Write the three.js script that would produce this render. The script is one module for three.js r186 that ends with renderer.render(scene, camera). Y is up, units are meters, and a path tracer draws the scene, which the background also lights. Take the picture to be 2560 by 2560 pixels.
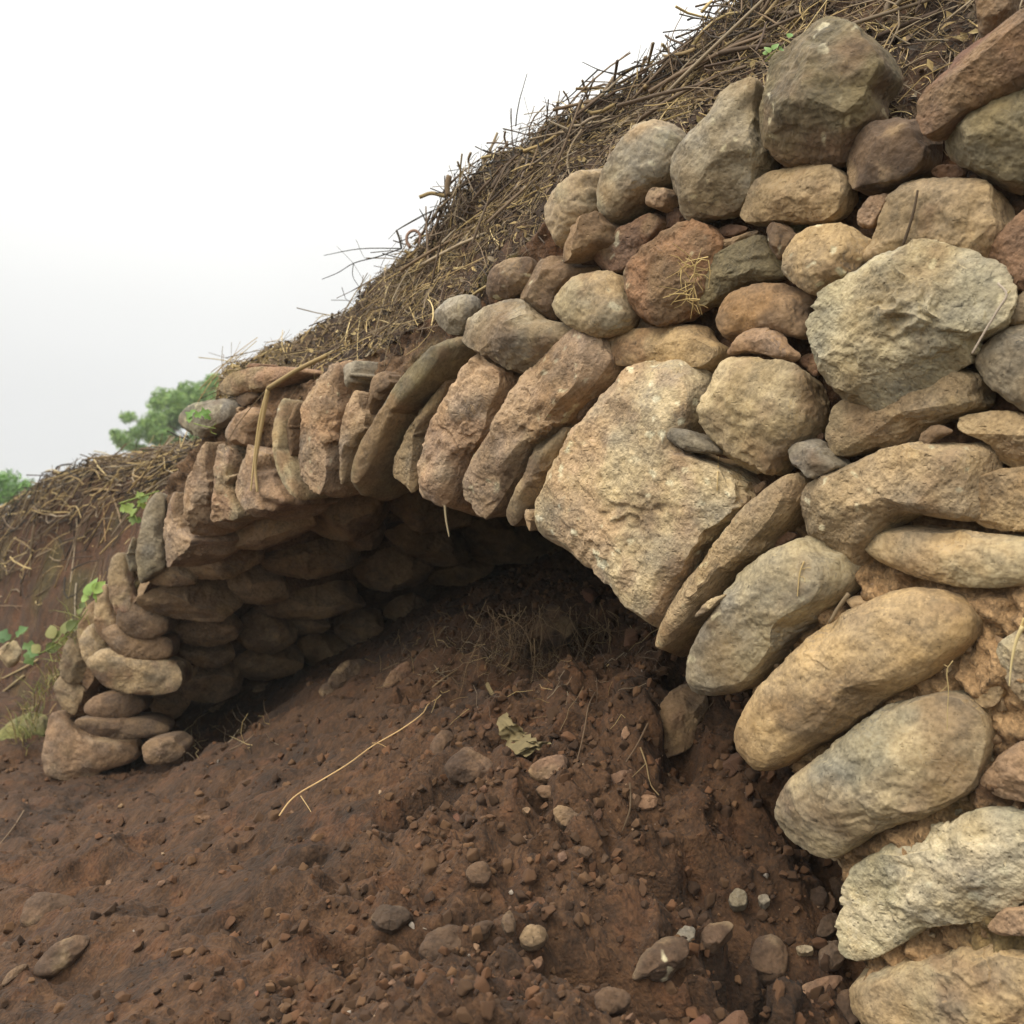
import * as THREE from 'three';
import { mergeVertices } from 'three/addons/utils/BufferGeometryUtils.js';
import { ImprovedNoise } from 'three/addons/math/ImprovedNoise.js';

// ---------------------------------------------------------------- camera, sky, sun, exposure
const scene = new THREE.Scene();
const EYE = new THREE.Vector3(0, 1.5, 0);
const camera = new THREE.PerspectiveCamera(50, 1, 0.05, 2000);
camera.position.copy(EYE);
camera.lookAt(0, 1.5, -10);
camera.focus = 2.75;
camera.userData.fStop = 4.5;
camera.updateMatrixWorld();
scene.add(camera);

const SUN_DIR = new THREE.Vector3(-0.62, 0.95, 0.42).normalize();
function makeSky() {
  const W = 512, H = 256, d = new Float32Array(W * H * 4), n = new ImprovedNoise();
  for (let j = 0; j < H; j++) for (let i = 0; i < W; i++) {
    const el = (((j + 0.5) / H) - 0.5) * Math.PI, az = ((i + 0.5) / W - 0.5) * 2 * Math.PI;
    const x = Math.cos(el) * Math.cos(az), y = Math.sin(el), z = Math.cos(el) * Math.sin(az);
    const up = Math.max(0, y);
    let L = 0.77 + 1.6 * Math.pow(up, 1.35);                                  // overcast sky: three times brighter overhead
    const cs = Math.max(0, x * SUN_DIR.x + y * SUN_DIR.y + z * SUN_DIR.z);
    L += 1.5 * Math.pow(cs, 5) * (y > 0 ? 1 : 0);                   // brighter cloud round the veiled sun
    L *= 1 + 0.045 * n.noise(x * 3, y * 9, z * 3) + 0.02 * n.noise(x * 8, y * 20, z * 8);
    if (y < 0) L = 0.22;
    const k = Math.min(1, up * 3), o = (j * W + i) * 4;
    d[o] = L * (0.985 + 0.02 * k); d[o + 1] = L * (0.998 + 0.004 * k); d[o + 2] = L * (1.005 - 0.035 * k); d[o + 3] = 1;
  }
  const t = new THREE.DataTexture(d, W, H, THREE.RGBAFormat, THREE.FloatType);
  t.mapping = THREE.EquirectangularReflectionMapping;
  t.magFilter = t.minFilter = THREE.LinearFilter; t.needsUpdate = true;
  return t;
}
scene.background = makeSky();
scene.environment = scene.background;
const sun = new THREE.DirectionalLight(0xffecd0, 1.5);
sun.position.copy(SUN_DIR).multiplyScalar(30).add(EYE);
sun.target.position.set(-0.8, 1.2, -3.4);
sun.shadow.radius = 45;
sun.castShadow = true;
sun.shadow.mapSize.set(2048, 2048);
Object.assign(sun.shadow.camera, { left: -8, right: 8, top: 8, bottom: -8, near: 1, far: 80 });
scene.add(sun, sun.target);
const renderer = new THREE.WebGLRenderer();
renderer.toneMapping = THREE.LinearToneMapping;
renderer.toneMappingExposure = 1.04;
renderer.shadowMap.enabled = true;

// ---------------------------------------------------------------- small helpers
let seed = 12345;
const rnd = () => { seed = (seed * 1664525 + 1013904223) >>> 0; return seed / 4294967296; };
const rr = (a, b) => a + (b - a) * rnd();
const gauss = () => (rnd() + rnd() + rnd() + rnd() - 2) * 1.0;
const pick = (a) => a[Math.floor(rnd() * a.length)];
const clamp = (x, a = 0, b = 1) => Math.max(a, Math.min(b, x));
const lerp = (a, b, t) => a + (b - a) * t;
const sstep = (a, b, x) => { const t = clamp((x - a) / (b - a)); return t * t * (3 - 2 * t); };
const PN = new ImprovedNoise();
const noise = (x, y, z) => PN.noise(x + 97.3, y + 41.7, z + 63.1);
function fbm(x, y, z, o = 4, g = 0.5) { let s = 0, a = 1, t = 0; for (let i = 0; i < o; i++) { s += a * noise(x, y, z); t += a; a *= g; x *= 2.03; y *= 2.03; z *= 2.03; } return s / t; }
const V3 = (x, y, z) => new THREE.Vector3(x, y, z);
const lin = (c) => { const k = new THREE.Color(c); return [k.r, k.g, k.b]; };
const names = {};
function numbered(n) { const k = names[n] = (names[n] ?? -1) + 1; return k ? `${n}_${String(k).padStart(3, '0')}` : n; }
function shadows(o) { o.traverse((m) => { if (m.isMesh) { m.castShadow = true; m.receiveShadow = true; } }); return o; }
function tag(o, label, category, group) { o.userData.label = label; if (category) o.userData.category = category; if (group) o.userData.group = group; return o; }
function mesh(name, geo, mat, parent) { const m = new THREE.Mesh(geo, mat); m.name = numbered(name); m.castShadow = m.receiveShadow = true; (parent ?? scene).add(m); return m; }

// places are read off the photograph (2560 px wide) in 960 px crops that were looked at 1932 px wide
const CROPS = { R1: [1600, 0], R2: [1600, 800], R3: [1600, 1600], R4: [800, 0], R5: [800, 800], R6: [800, 1600], R7: [0, 800], R8: [0, 1600] };
const pts = (crop, s) => s.trim().split(/\s+/).map((p) => { const [x, y] = p.split(',').map(Number), [ox, oy] = CROPS[crop] ?? [0, 0], k = crop === 'F' ? 1 : 960 / 1932; return [ox + x * k, oy + y * k]; });
const TAN = Math.tan(THREE.MathUtils.degToRad(25));
const ray = (px, py) => V3((px - 1280) / 1280 * TAN, -(py - 1280) / 1280 * TAN, -1);
const at = (px, py, depth) => ray(px, py).multiplyScalar(depth).add(EYE);
const toPx = (p) => { const d = -(p.z - EYE.z); return [1280 + (p.x - EYE.x) / d / TAN * 1280, 1280 - (p.y - EYE.y) / d / TAN * 1280]; };

// the face of the bridge: a vertical plane that runs away to the left
const FACE0 = V3(0.9, 1.5, -2.2), U = V3(0.68, 0, 0.733).normalize(), VV = V3(0, 1, 0), N = U.clone().cross(VV).normalize();
const onFace = (px, py, w = 0) => { const r = ray(px, py); const k = (w - EYE.clone().sub(FACE0).dot(N)) / r.dot(N); return EYE.clone().addScaledVector(r, k); };
const facePoint = (t, v, w) => FACE0.clone().addScaledVector(U, -t).addScaledVector(VV, v).addScaledVector(N, w);   // t metres to the left, v up, w out
const faceTV = (p) => { const d = p.clone().sub(FACE0); return [-d.dot(U), d.y, d.dot(N)]; };
// the arch's inner curve, left along the face and up
const ARCH = [[0.08, -1.75], [0.16, -1.3], [0.24, -1.0], [0.38, -0.74], [0.53, -0.51], [0.72, -0.34], [0.94, -0.22], [1.18, -0.08], [1.42, 0.0], [1.85, 0.06], [2.34, 0.075], [2.75, 0.05], [3.14, -0.03], [3.45, -0.13], [3.74, -0.31], [4.0, -0.53], [4.36, -0.81], [4.66, -1.07], [4.95, -1.3], [5.12, -1.75]];
const interp = (tab, x) => { if (x <= tab[0][0]) return tab[0][1]; for (let i = 1; i < tab.length; i++) if (x <= tab[i][0]) return lerp(tab[i - 1][1], tab[i][1], (x - tab[i - 1][0]) / (tab[i][0] - tab[i - 1][0])); return tab[tab.length - 1][1]; };
const archV = (t) => (t < ARCH[0][0] || t > ARCH[ARCH.length - 1][0] ? -9 : interp(ARCH, t));
function onVault(px, py) {                                          // where a sight line meets the underside of the vault
  for (let s = 0.0; s < 3.6; s += 0.01) {
    const p = onFace(px, py, -s), [t, v] = faceTV(p);
    if (v > archV(t)) {
      const e = 0.06, a = archV(t - e), b = archV(t + e);
      let n2 = a < -5 || b < -5 ? [t < 2 ? 1 : -1, 0] : [(b - a) / (2 * e), -1];
      const n = V3().addScaledVector(U, -n2[0]).addScaledVector(VV, n2[1]).normalize();
      return { p, n, s };
    }
  }
  return { p: onFace(px, py, -3.6), n: N.clone(), s: 3.6 };
}

// ---------------------------------------------------------------- textures and materials
const hash2 = (x, y, s) => { let h = (x * 374761393 + y * 668265263 + s * 1442695041) | 0; h = Math.imul(h ^ (h >>> 13), 1274126177); return ((h ^ (h >>> 16)) >>> 0) / 4294967296; };
function tnoise(x, y, per, s) {
  const xi = Math.floor(x), yi = Math.floor(y), fx = x - xi, fy = y - yi, u = fx * fx * (3 - 2 * fx), v = fy * fy * (3 - 2 * fy), m = (a) => ((a % per) + per) % per;
  return lerp(lerp(hash2(m(xi), m(yi), s), hash2(m(xi + 1), m(yi), s), u), lerp(hash2(m(xi), m(yi + 1), s), hash2(m(xi + 1), m(yi + 1), s), u), v);
}
const tfbm = (u, v, per, oct, s) => { let a = 1, t = 0, r = 0; for (let i = 0; i < oct; i++) { r += a * tnoise(u * per, v * per, per, s + i); t += a; a *= 0.55; per *= 2; } return r / t; };
function tex(size, f, srgb) {
  const d = new Uint8Array(size * size * 4);
  for (let j = 0; j < size; j++) for (let i = 0; i < size; i++) { const c = f(i / size, j / size), o = (j * size + i) * 4; for (let k = 0; k < 3; k++) d[o + k] = clamp(Array.isArray(c) ? c[k] : c) * 255; d[o + 3] = 255; }
  const t = new THREE.DataTexture(d, size, size); t.wrapS = t.wrapT = THREE.RepeatWrapping; t.magFilter = THREE.LinearFilter; t.minFilter = THREE.LinearMipmapLinearFilter; t.generateMipmaps = true;
  if (srgb) t.colorSpace = THREE.SRGBColorSpace; t.needsUpdate = true; return t;
}
const stoneCol = tex(768, (u, v) => { const a = tfbm(u, v, 6, 4, 3), b = tfbm(u, v, 90, 3, 9), c = tfbm(u, v, 22, 3, 17); let k = 0.9 + 0.26 * (a - 0.5) + 0.34 * (b - 0.5) + 0.2 * (c - 0.5); if (tnoise(u * 120, v * 120, 120, 31) > 0.93) k -= 0.22; if (tnoise(u * 70, v * 70, 70, 37) > 0.94) k += 0.12; const w = (a - 0.5) * 0.16; return [k + w * 0.4, k, k - w]; }, true);
const stoneBump = tex(768, (u, v) => { const a = tfbm(u, v, 14, 5, 5), b = tfbm(u, v, 80, 3, 7), pit = tnoise(u * 60, v * 60, 60, 11); return 0.5 * a + 0.42 * b + 0.1 - (pit > 0.86 ? (pit - 0.86) * 2.5 : 0); });
const soilCol = tex(768, (u, v) => { const a = tfbm(u, v, 7, 4, 53), b = tfbm(u, v, 100, 3, 59), c = tfbm(u, v, 28, 3, 61); let k = 0.84 + 0.4 * (a - 0.5) + 0.5 * (b - 0.5) + 0.3 * (c - 0.5); const g = tnoise(u * 130, v * 130, 130, 67); if (g > 0.955) k += 0.3; return [k, k * 0.98, k * 0.95]; }, true);
const soilBump = tex(768, (u, v) => 0.45 * tfbm(u, v, 16, 5, 71) + 0.5 * tfbm(u, v, 70, 3, 73));
const M = {
  stone: new THREE.MeshStandardMaterial({ vertexColors: true, map: stoneCol, bumpMap: stoneBump, bumpScale: 0.005, roughness: 0.93 }),
  smooth: new THREE.MeshStandardMaterial({ vertexColors: true, map: stoneCol, bumpMap: stoneBump, bumpScale: 0.003, roughness: 0.85 }),
  rough: new THREE.MeshStandardMaterial({ vertexColors: true, map: stoneCol, bumpMap: stoneBump, bumpScale: 0.009, roughness: 0.97 }),
  soil: new THREE.MeshStandardMaterial({ vertexColors: true, map: soilCol, bumpMap: soilBump, bumpScale: 0.012, roughness: 1 }),
  twig: new THREE.MeshStandardMaterial({ vertexColors: true, roughness: 0.9 }),
  leaf: new THREE.MeshPhysicalMaterial({ vertexColors: true, roughness: 0.7, transmission: 0.25, thickness: 0, side: THREE.DoubleSide }),
};

// ---------------------------------------------------------------- mesh building
class MB {                                                          // collects tubes, blades and lumps, then becomes one named mesh
  constructor() { this.p = []; this.c = []; this.i = []; this.u = []; }
  vert(v, col, u = 0, w = 0) { this.p.push(v.x, v.y, v.z); this.c.push(...col); this.u.push(u, w); return this.p.length / 3 - 1; }
  tube(path, r0, r1, col, sides = 5, col2 = col) {
    const n = path.length; let prev = null; const rings = [];
    for (let k = 0; k < n; k++) {
      const t = path[Math.min(n - 1, k + 1)].clone().sub(path[Math.max(0, k - 1)]).normalize();
      let a = prev ? prev.clone().addScaledVector(t, -prev.dot(t)) : V3(0.31, 0.87, 0.2).cross(t);
      if (a.lengthSq() < 1e-8) a = V3(1, 0, 0).cross(t);
      a.normalize(); prev = a; const b = t.clone().cross(a), r = lerp(r0, r1, k / (n - 1)), ring = [], cc = col.map((x, q) => lerp(x, col2[q], k / (n - 1)));
      for (let s = 0; s < sides; s++) { const g = s / sides * Math.PI * 2; ring.push(this.vert(path[k].clone().addScaledVector(a, Math.cos(g) * r).addScaledVector(b, Math.sin(g) * r), cc)); }
      rings.push(ring);
    }
    for (let k = 0; k < n - 1; k++) for (let s = 0; s < sides; s++) { const s2 = (s + 1) % sides, A = rings[k][s], B = rings[k][s2], C = rings[k + 1][s2], D = rings[k + 1][s]; this.i.push(A, B, C, A, C, D); }
    for (const [ring, q] of [[rings[0], -1], [rings[n - 1], 1]]) for (let s = 1; s < sides - 1; s++) q > 0 ? this.i.push(ring[0], ring[s], ring[s + 1]) : this.i.push(ring[0], ring[s + 1], ring[s]);
  }
  blade(path, width, side, col, taper = 1) {                        // a thin folded blade with two faces a little apart
    const n = path.length, rows = [];
    for (let k = 0; k < n; k++) {
      const f = k / (n - 1), w = width * (1 - taper * f * f), t = path[Math.min(n - 1, k + 1)].clone().sub(path[Math.max(0, k - 1)]).normalize(), up = side.clone().cross(t).normalize();
      rows.push([this.vert(path[k].clone().addScaledVector(side, -w), col), this.vert(path[k].clone().addScaledVector(up, w * 0.35), col), this.vert(path[k].clone().addScaledVector(side, w), col), this.vert(path[k].clone().addScaledVector(up, -w * 0.1), col)]);
    }
    for (let k = 0; k < n - 1; k++) for (let s = 0; s < 4; s++) { const A = rows[k][s], B = rows[k][(s + 1) % 4], C = rows[k + 1][(s + 1) % 4], D = rows[k + 1][s]; this.i.push(A, B, C, A, C, D); }
  }
  tri(a, b, c, col) { const A = this.vert(a, col), B = this.vert(b, col), C = this.vert(c, col); this.i.push(A, B, C); }
  geometry(origin) {
    const g = new THREE.BufferGeometry(), p = new Float32Array(this.p);
    if (origin) for (let k = 0; k < p.length; k += 3) { p[k] -= origin.x; p[k + 1] -= origin.y; p[k + 2] -= origin.z; }
    g.setAttribute('position', new THREE.BufferAttribute(p, 3)); g.setAttribute('color', new THREE.Float32BufferAttribute(this.c, 3)); g.setAttribute('uv', new THREE.Float32BufferAttribute(this.u, 2));
    g.setIndex(this.i); g.computeVertexNormals(); return g;
  }
  low() { let y = 1e9, b = V3(); for (let k = 0; k < this.p.length; k += 3) if (this.p[k + 1] < y) { y = this.p[k + 1]; b = V3(this.p[k], y, this.p[k + 2]); } return b; }
  build(name, mat, parent, origin) { return mesh(name, this.geometry(origin), mat, parent); }
}
function boxUV(g, Q) {                                                // grain laid on from the side each face looks to, so that it is never stretched
  const p = g.attributes.position.array, n = g.attributes.normal.array, c = g.attributes.color.array, id = g.index.array, key = new Int32Array(p.length).fill(-1), P = [], Nn = [], C = [], W = [], I = [];
  for (let f = 0; f < id.length; f += 3) {
    const i = id[f] * 3, j = id[f + 1] * 3, k = id[f + 2] * 3, ax = p[j] - p[i], ay = p[j + 1] - p[i + 1], az = p[j + 2] - p[i + 2], bx = p[k] - p[i], by = p[k + 1] - p[i + 1], bz = p[k + 2] - p[i + 2];
    const nx = Math.abs(ay * bz - az * by), ny = Math.abs(az * bx - ax * bz) * 1.25, nz = Math.abs(ax * by - ay * bx), m = ny >= nx && ny >= nz ? 1 : nz >= nx ? 2 : 0;
    for (const v of [i, j, k]) { let o = key[v + m]; if (o < 0) { o = key[v + m] = P.length / 3; P.push(p[v], p[v + 1], p[v + 2]); Nn.push(n[v], n[v + 1], n[v + 2]); C.push(c[v], c[v + 1], c[v + 2]); const x = p[v] / Q, y = p[v + 1] / Q, z = p[v + 2] / Q; W.push(m === 0 ? z : x, m === 1 ? z : y); } I.push(o); }
  }
  const o = new THREE.BufferGeometry(); o.setAttribute('position', new THREE.Float32BufferAttribute(P, 3)); o.setAttribute('normal', new THREE.Float32BufferAttribute(Nn, 3)); o.setAttribute('color', new THREE.Float32BufferAttribute(C, 3)); o.setAttribute('uv', new THREE.Float32BufferAttribute(W, 2)); o.setIndex(I); o.grid = g; return o;
}
function gridMesh(name, nu, nv, f, col, mat, uvs, parent, keep) {   // f(i, j) gives the point, col(p, i, j) the linear colour
  const P = new Float32Array(nu * nv * 3), C = new Float32Array(nu * nv * 3), UVa = new Float32Array(nu * nv * 2), I = [], ok = new Uint8Array(nu * nv).fill(1);
  for (let j = 0; j < nv; j++) for (let i = 0; i < nu; i++) {
    const o = j * nu + i, p = f(i, j), c = col(p, i, j), u = uvs(p, i, j);
    P.set([p.x, p.y, p.z], o * 3); C.set(c, o * 3); UVa.set(u, o * 2); if (keep && !keep(p, i, j)) ok[o] = 0;
  }
  for (let j = 0; j < nv - 1; j++) for (let i = 0; i < nu - 1; i++) { const a = j * nu + i, b = a + 1, c = a + nu + 1, d = a + nu; if (ok[a] && ok[b] && ok[c] && ok[d]) I.push(a, b, c, a, c, d); }
  const g = new THREE.BufferGeometry(); g.setAttribute('position', new THREE.BufferAttribute(P, 3)); g.setAttribute('color', new THREE.BufferAttribute(C, 3)); g.setAttribute('uv', new THREE.BufferAttribute(UVa, 2)); g.setIndex(I); g.computeVertexNormals();
  return mesh(name, boxUV(g, 0.6), mat, parent);
}
const mixc = (a, b, t) => [lerp(a[0], b[0], t), lerp(a[1], b[1], t), lerp(a[2], b[2], t)];
const SOIL = lin('#4f3824'), SOIL_D = lin('#392819'), SOIL_R = lin('#593c26'), SOIL_L = lin('#6f533a'), MORTAR = lin('#ab8d68'), MORTAR_R = lin('#7f674e'), MOSS = lin('#57562c');

// ---------------------------------------------------------------- the ground
const groundM = new THREE.MeshStandardMaterial({ color: new THREE.Color().setRGB(0.19, 0.17, 0.11), roughness: 1, map: soilCol.clone() });
groundM.map.repeat.set(900, 900); groundM.map.needsUpdate = true;
const ground = mesh('ground', new THREE.CircleGeometry(900, 96).rotateX(-Math.PI / 2), groundM);
ground.position.y = 0; ground.userData.kind = 'structure';

// ---------------------------------------------------------------- the red earth slope under the arch
const SOILPTS = [[0, 2560, 2.45], [640, 2560, 2.15], [1280, 2560, 1.95], [1700, 2560, 2.1], [2100, 2560, 2.45], [2050, 2400, 2.5], [1900, 2100, 2.74], [1750, 1800, 3.0], [1650, 1650, 3.4], [1520, 1545, 4.15], [1210, 1530, 4.7], [1000, 1600, 5.2], [800, 1690, 5.75], [650, 1790, 5.8], [520, 1880, 5.65], [100, 1965, 5.65], [0, 1965, 5.5], [1280, 2050, 2.75], [1280, 1800, 3.3], [900, 2250, 2.55], [900, 1950, 3.2], [500, 2250, 2.9], [500, 2050, 3.8], [200, 2300, 3.1], [150, 2100, 4.0], [1600, 2300, 2.35], [1500, 1950, 2.85]].map(([x, y, d]) => at(x, y, d));
for (const [x, y, z] of [[0, 0.42, -1], [-1.6, 0.3, -1.2], [1.1, 0.2, -1], [2, 0.3, -2.2], [-3.2, 0.24, -2.5], [-4, 0.25, -4.5], [-3.6, 0.25, -6.2], [-1.2, 0.75, -7], [0.5, 1.35, -6.2], [1.2, 1.3, -4.5], [1.5, 1.0, -3.3], [-0.6, 1.2, -8], [-2.6, 0.4, -7.4]]) SOILPTS.push(V3(x, y, z));
const tps = (() => {
  const n = SOILPTS.length, m = n + 3, A = Array.from({ length: m }, () => new Float64Array(m + 1)), phi = (r2) => (r2 < 1e-12 ? 0 : 0.5 * r2 * Math.log(r2));
  SOILPTS.forEach((p, i) => { SOILPTS.forEach((q, j) => { A[i][j] = phi((p.x - q.x) ** 2 + (p.z - q.z) ** 2) + (i === j ? 0.01 : 0); }); A[i][n] = A[n][i] = 1; A[i][n + 1] = A[n + 1][i] = p.x; A[i][n + 2] = A[n + 2][i] = p.z; A[i][m] = p.y; });
  for (let c = 0; c < m; c++) { let b = c; for (let r = c; r < m; r++) if (Math.abs(A[r][c]) > Math.abs(A[b][c])) b = r; [A[c], A[b]] = [A[b], A[c]]; for (let r = 0; r < m; r++) if (r !== c) { const k = A[r][c] / A[c][c]; if (k) for (let q = c; q <= m; q++) A[r][q] -= k * A[c][q]; } }
  const w = A.map((r, i) => r[m] / r[i]);
  return (x, z) => { let s = w[n] + w[n + 1] * x + w[n + 2] * z; for (let i = 0; i < n; i++) s += w[i] * phi((SOILPTS[i].x - x) ** 2 + (SOILPTS[i].z - z) ** 2); return s; };
})();
const ridge = (x, y, z) => 1 - Math.abs(noise(x, y, z)) * 2;
const roughness = (x, z) => sstep(-1.0, 0.1, x + 0.18 * (z + 2.5) + 0.25 * noise(x * 1.3, 7, z * 1.3));   // smoother on the left, stony on the right
const PITS = [[1262, 2252, 0.085, 0.2], [1496, 2386, 0.075, 0.2], [1610, 2170, 0.09, 0.17], [1665, 2490, 0.09, 0.17], [1012, 2325, 0.06, 0.13], [905, 2330, 0.05, 0.1], [1120, 1968, 0.06, 0.1], [1715, 1850, 0.07, 0.12], [1370, 1640, 0.14, 0.2], [1100, 2010, 0.05, 0.08], [930, 2330, 0.05, 0.1], [1780, 2210, 0.07, 0.12], [1560, 2390, 0.05, 0.12], [220, 2200, 0.06, 0.07], [735, 2340, 0.06, 0.07], [1880, 2330, 0.08, 0.16], [1350, 2060, 0.06, 0.1], [1640, 2040, 0.06, 0.1], [1450, 2330, 0.05, 0.1]].map(([px, py, r, h]) => { const q = ray(px, py); for (let d = 1.2; d < 8; d += 0.02) if (1.5 + q.y * d < tps(q.x * d, -d)) return [q.x * d, -d, r * d / 2.5, h * d / 2.7]; return [0, 9, 1, 0]; });
function soilY(x, z) {
  const q = roughness(x, z), a = (x - z) * 0.7071, b = (x + z) * 0.7071;
  let y = tps(x, z);
  y += 0.055 * noise(x * 2.6, 3, z * 2.6) + (0.03 + 0.012 * (1 - q)) * noise(a * 9, 5, b * 2.4) + 0.012 * (1 - q) * noise(a * 24, 5, b * 6);
  y += (0.02 + 0.042 * q) * noise(x * 8.2, 11, z * 8.2) + (0.011 + 0.021 * q) * noise(x * 17, 19, z * 17);
  y += (0.004 + 0.022 * q) * (ridge(x * 13, 23, z * 13) - 0.5) + (0.007 + 0.006 * q) * (ridge(x * 29, 13, z * 29) - 0.5) + (0.006 + 0.007 * q) * noise(x * 41, 29, z * 41) + (0.005 + 0.003 * q) * noise(x * 88, 31, z * 88);
  const pit = noise(x * 4.3 + 9, 37, z * 4.3); if (pit > 0.33) y -= (0.03 + 0.2 * q) * sstep(0.33, 0.62, pit);
  for (const [a, b, r, h] of PITS) { const d2 = ((x - a) ** 2 * 0.6 + (z - b) ** 2 * 1.3) / (r * r) * (1 + 0.5 * noise(x * 14, 3, z * 14)); if (d2 < 6) y -= h * Math.exp(-d2); }
  return lerp(y, -0.05, sstep(1.7, 2.3, Math.hypot(Math.max(0, x - 0.2), 0)) * (z > -2.0 ? 1 : 0));
}
const axis = (...seg) => { const a = []; for (const [s, e, d] of seg) for (let x = s; x < e - 1e-6; x += d) a.push(x); return a; };
const XS = axis([-5.2, -2.1, 0.024], [-2.1, 1.25, 0.0105], [1.25, 2.6, 0.05]), ZS = axis([-8.6, -3.9, 0.022], [-3.9, -1.35, 0.0105], [-1.35, 0.6, 0.05]);
const soil = gridMesh('soil', XS.length, ZS.length, (i, j) => { const x = XS[i] + 0.003 * noise(XS[i] * 60, 1, ZS[j] * 60), z = ZS[j]; const y = soilY(x, z), n = 0.022 * noise(x * 14, y * 14, z * 14 + 50); return V3(x + n, y, z + n * 1.3); },
  (p) => { const a = fbm(p.x * 2.2, p.y * 2.2, p.z * 2.2, 4), b = fbm(p.x * 9 + 5, p.y * 9, p.z * 9, 3), c = noise(p.x * 45, p.y * 45, p.z * 45); let k = mixc(SOIL, SOIL_D, sstep(-0.1, 0.3, a)); k = mixc(k, SOIL_R, sstep(0.05, 0.35, b) * 0.75); k = mixc(k, SOIL_L, sstep(0.25, 0.5, c) * 0.3); return k; },
  M.soil, (p) => [(p.x * 0.96 + p.y * 0.5) / 0.6, (p.z * 0.96 - p.y * 0.6) / 0.6]);
soil.userData.kind = 'structure';
function onSoil(px, py) { const r = ray(px, py); let last = 1.2; for (let d = 1.2; d < 8.4; d += 0.012) { const x = r.x * d, z = -d; if (1.5 + r.y * d < soilY(x, z)) return at(px, py, (d + last) / 2); last = d; } return at(px, py, 5.5); }

// ---------------------------------------------------------------- the bridge: cores of earth and mortar that carry the stones
const bridgeBase = facePoint(2.5, -1.5, 0);
const bridge = new THREE.Group(); bridge.name = numbered('stone_bridge'); bridge.position.copy(bridgeBase); scene.add(bridge);
tag(bridge, 'arched bridge of rounded rubble boulders over a dark hollow filled with red earth', 'bridge');
const BANK = [[505, 1095, 548, 1070], [548, 1015, 572, 915], [610, 985, 647, 885], [760, 975, 753, 832], [880, 935, 870, 765], [980, 870, 949, 694], [1080, 800, 1024, 638], [1200, 720, 1100, 565], [1340, 610, 1185, 455], [1480, 480, 1315, 345], [1640, 370, 1495, 260], [1850, 290, 1665, 155], [2050, 250, 1825, 35], [2180, 310, 2025, -135], [2330, 330, 2275, -275], [2560, 240, 2585, -415], [2900, 100, 2975, -645]];
const TOP = BANK.map(([x, y]) => { const [t, v] = faceTV(onFace(x, y, -0.1)); return [t, v]; }).sort((a, b) => a[0] - b[0]);
const topV = (t) => interp(TOP, t);
const rel = (p) => p.clone().sub(bridgeBase);
const coreColour = (p, t, v) => {
  const ring = sstep(0.9, 0.4, t) * sstep(0.2, -0.2, v), a = fbm(p.x * 6, p.y * 6, p.z * 6, 4), b = noise(p.x * 3 + 4, p.y * 3, p.z * 3), near = v - archV(clamp(t, 0.1, 5.1));
  let k = mixc(SOIL, SOIL_R, sstep(-0.1, 0.3, a)); k = mixc(k, MORTAR_R, near < 0.5 ? 0.6 : 0.1);
  k = mixc(k, MORTAR, ring * sstep(-0.25, 0.1, a + 0.12)); return mixc(k, MOSS, sstep(0.22, 0.5, b) * 0.55);
};
const ARCH_S = []; { for (let k = 0; k < ARCH.length - 1; k++) for (let q = 0; q < 12; q++) ARCH_S.push([lerp(ARCH[k][0], ARCH[k + 1][0], q / 12), lerp(ARCH[k][1], ARCH[k + 1][1], q / 12)]); ARCH_S.push(ARCH[ARCH.length - 1]); }
const NT = 820, NVv = 470;
const coreT = (i) => lerp(-1.7, 5.06, i / (NT - 1)), coreV = (j) => lerp(-1.75, 2.6, j / (NVv - 1));
const spandrel = gridMesh('spandrel_wall', NT, NVv, (i, j) => {
  const t = coreT(i), v = coreV(j), near = v - archV(t), low = sstep(0.75, 0.2, t) * sstep(0.15, -0.3, v);
  const w = -0.105 + 0.085 * low + -0.04 * sstep(3.5, 4.0, t) + 0.04 * sstep(0.5, 0.35, near) * sstep(0.5, 1.0, t) + 0.035 * noise(t * 5, v * 5, 3) + (0.03 + 0.035 * low) * fbm(t * 13, v * 13, 8, 3) + 0.018 * (ridge(t * 20, v * 20, 5) - 0.4) + 0.006 * noise(t * 60, v * 60, 1) + 0.02 * low * (ridge(t * 16, v * 16, 9) - 0.5) + 0.012 * low * fbm(t * 38, v * 38, 2, 2) - (near < 0.12 ? 0.03 : 0);
  return rel(facePoint(t, Math.min(v, topV(t) + 0.02), w));
}, (p, i, j) => coreColour(p.clone().add(bridgeBase), coreT(i), coreV(j)), M.soil, (p) => [(p.x * 1.3 + p.z * 0.4) / 0.6, p.y / 0.6], bridge,
  (p, i, j) => { const t = coreT(i), v = coreV(j), a = archV(t); const ok = v < topV(t) + 0.05 && v > a + 0.07; if (!ok || t < 3.0) return ok; let d = 9; for (let q = 0; q < ARCH_S.length; q += 2) d = Math.min(d, Math.hypot(ARCH_S[q][0] - t, ARCH_S[q][1] - v)); return d < lerp(0.42, 0.26, sstep(3.0, 4.2, t)); });
const NS = 130;
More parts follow.
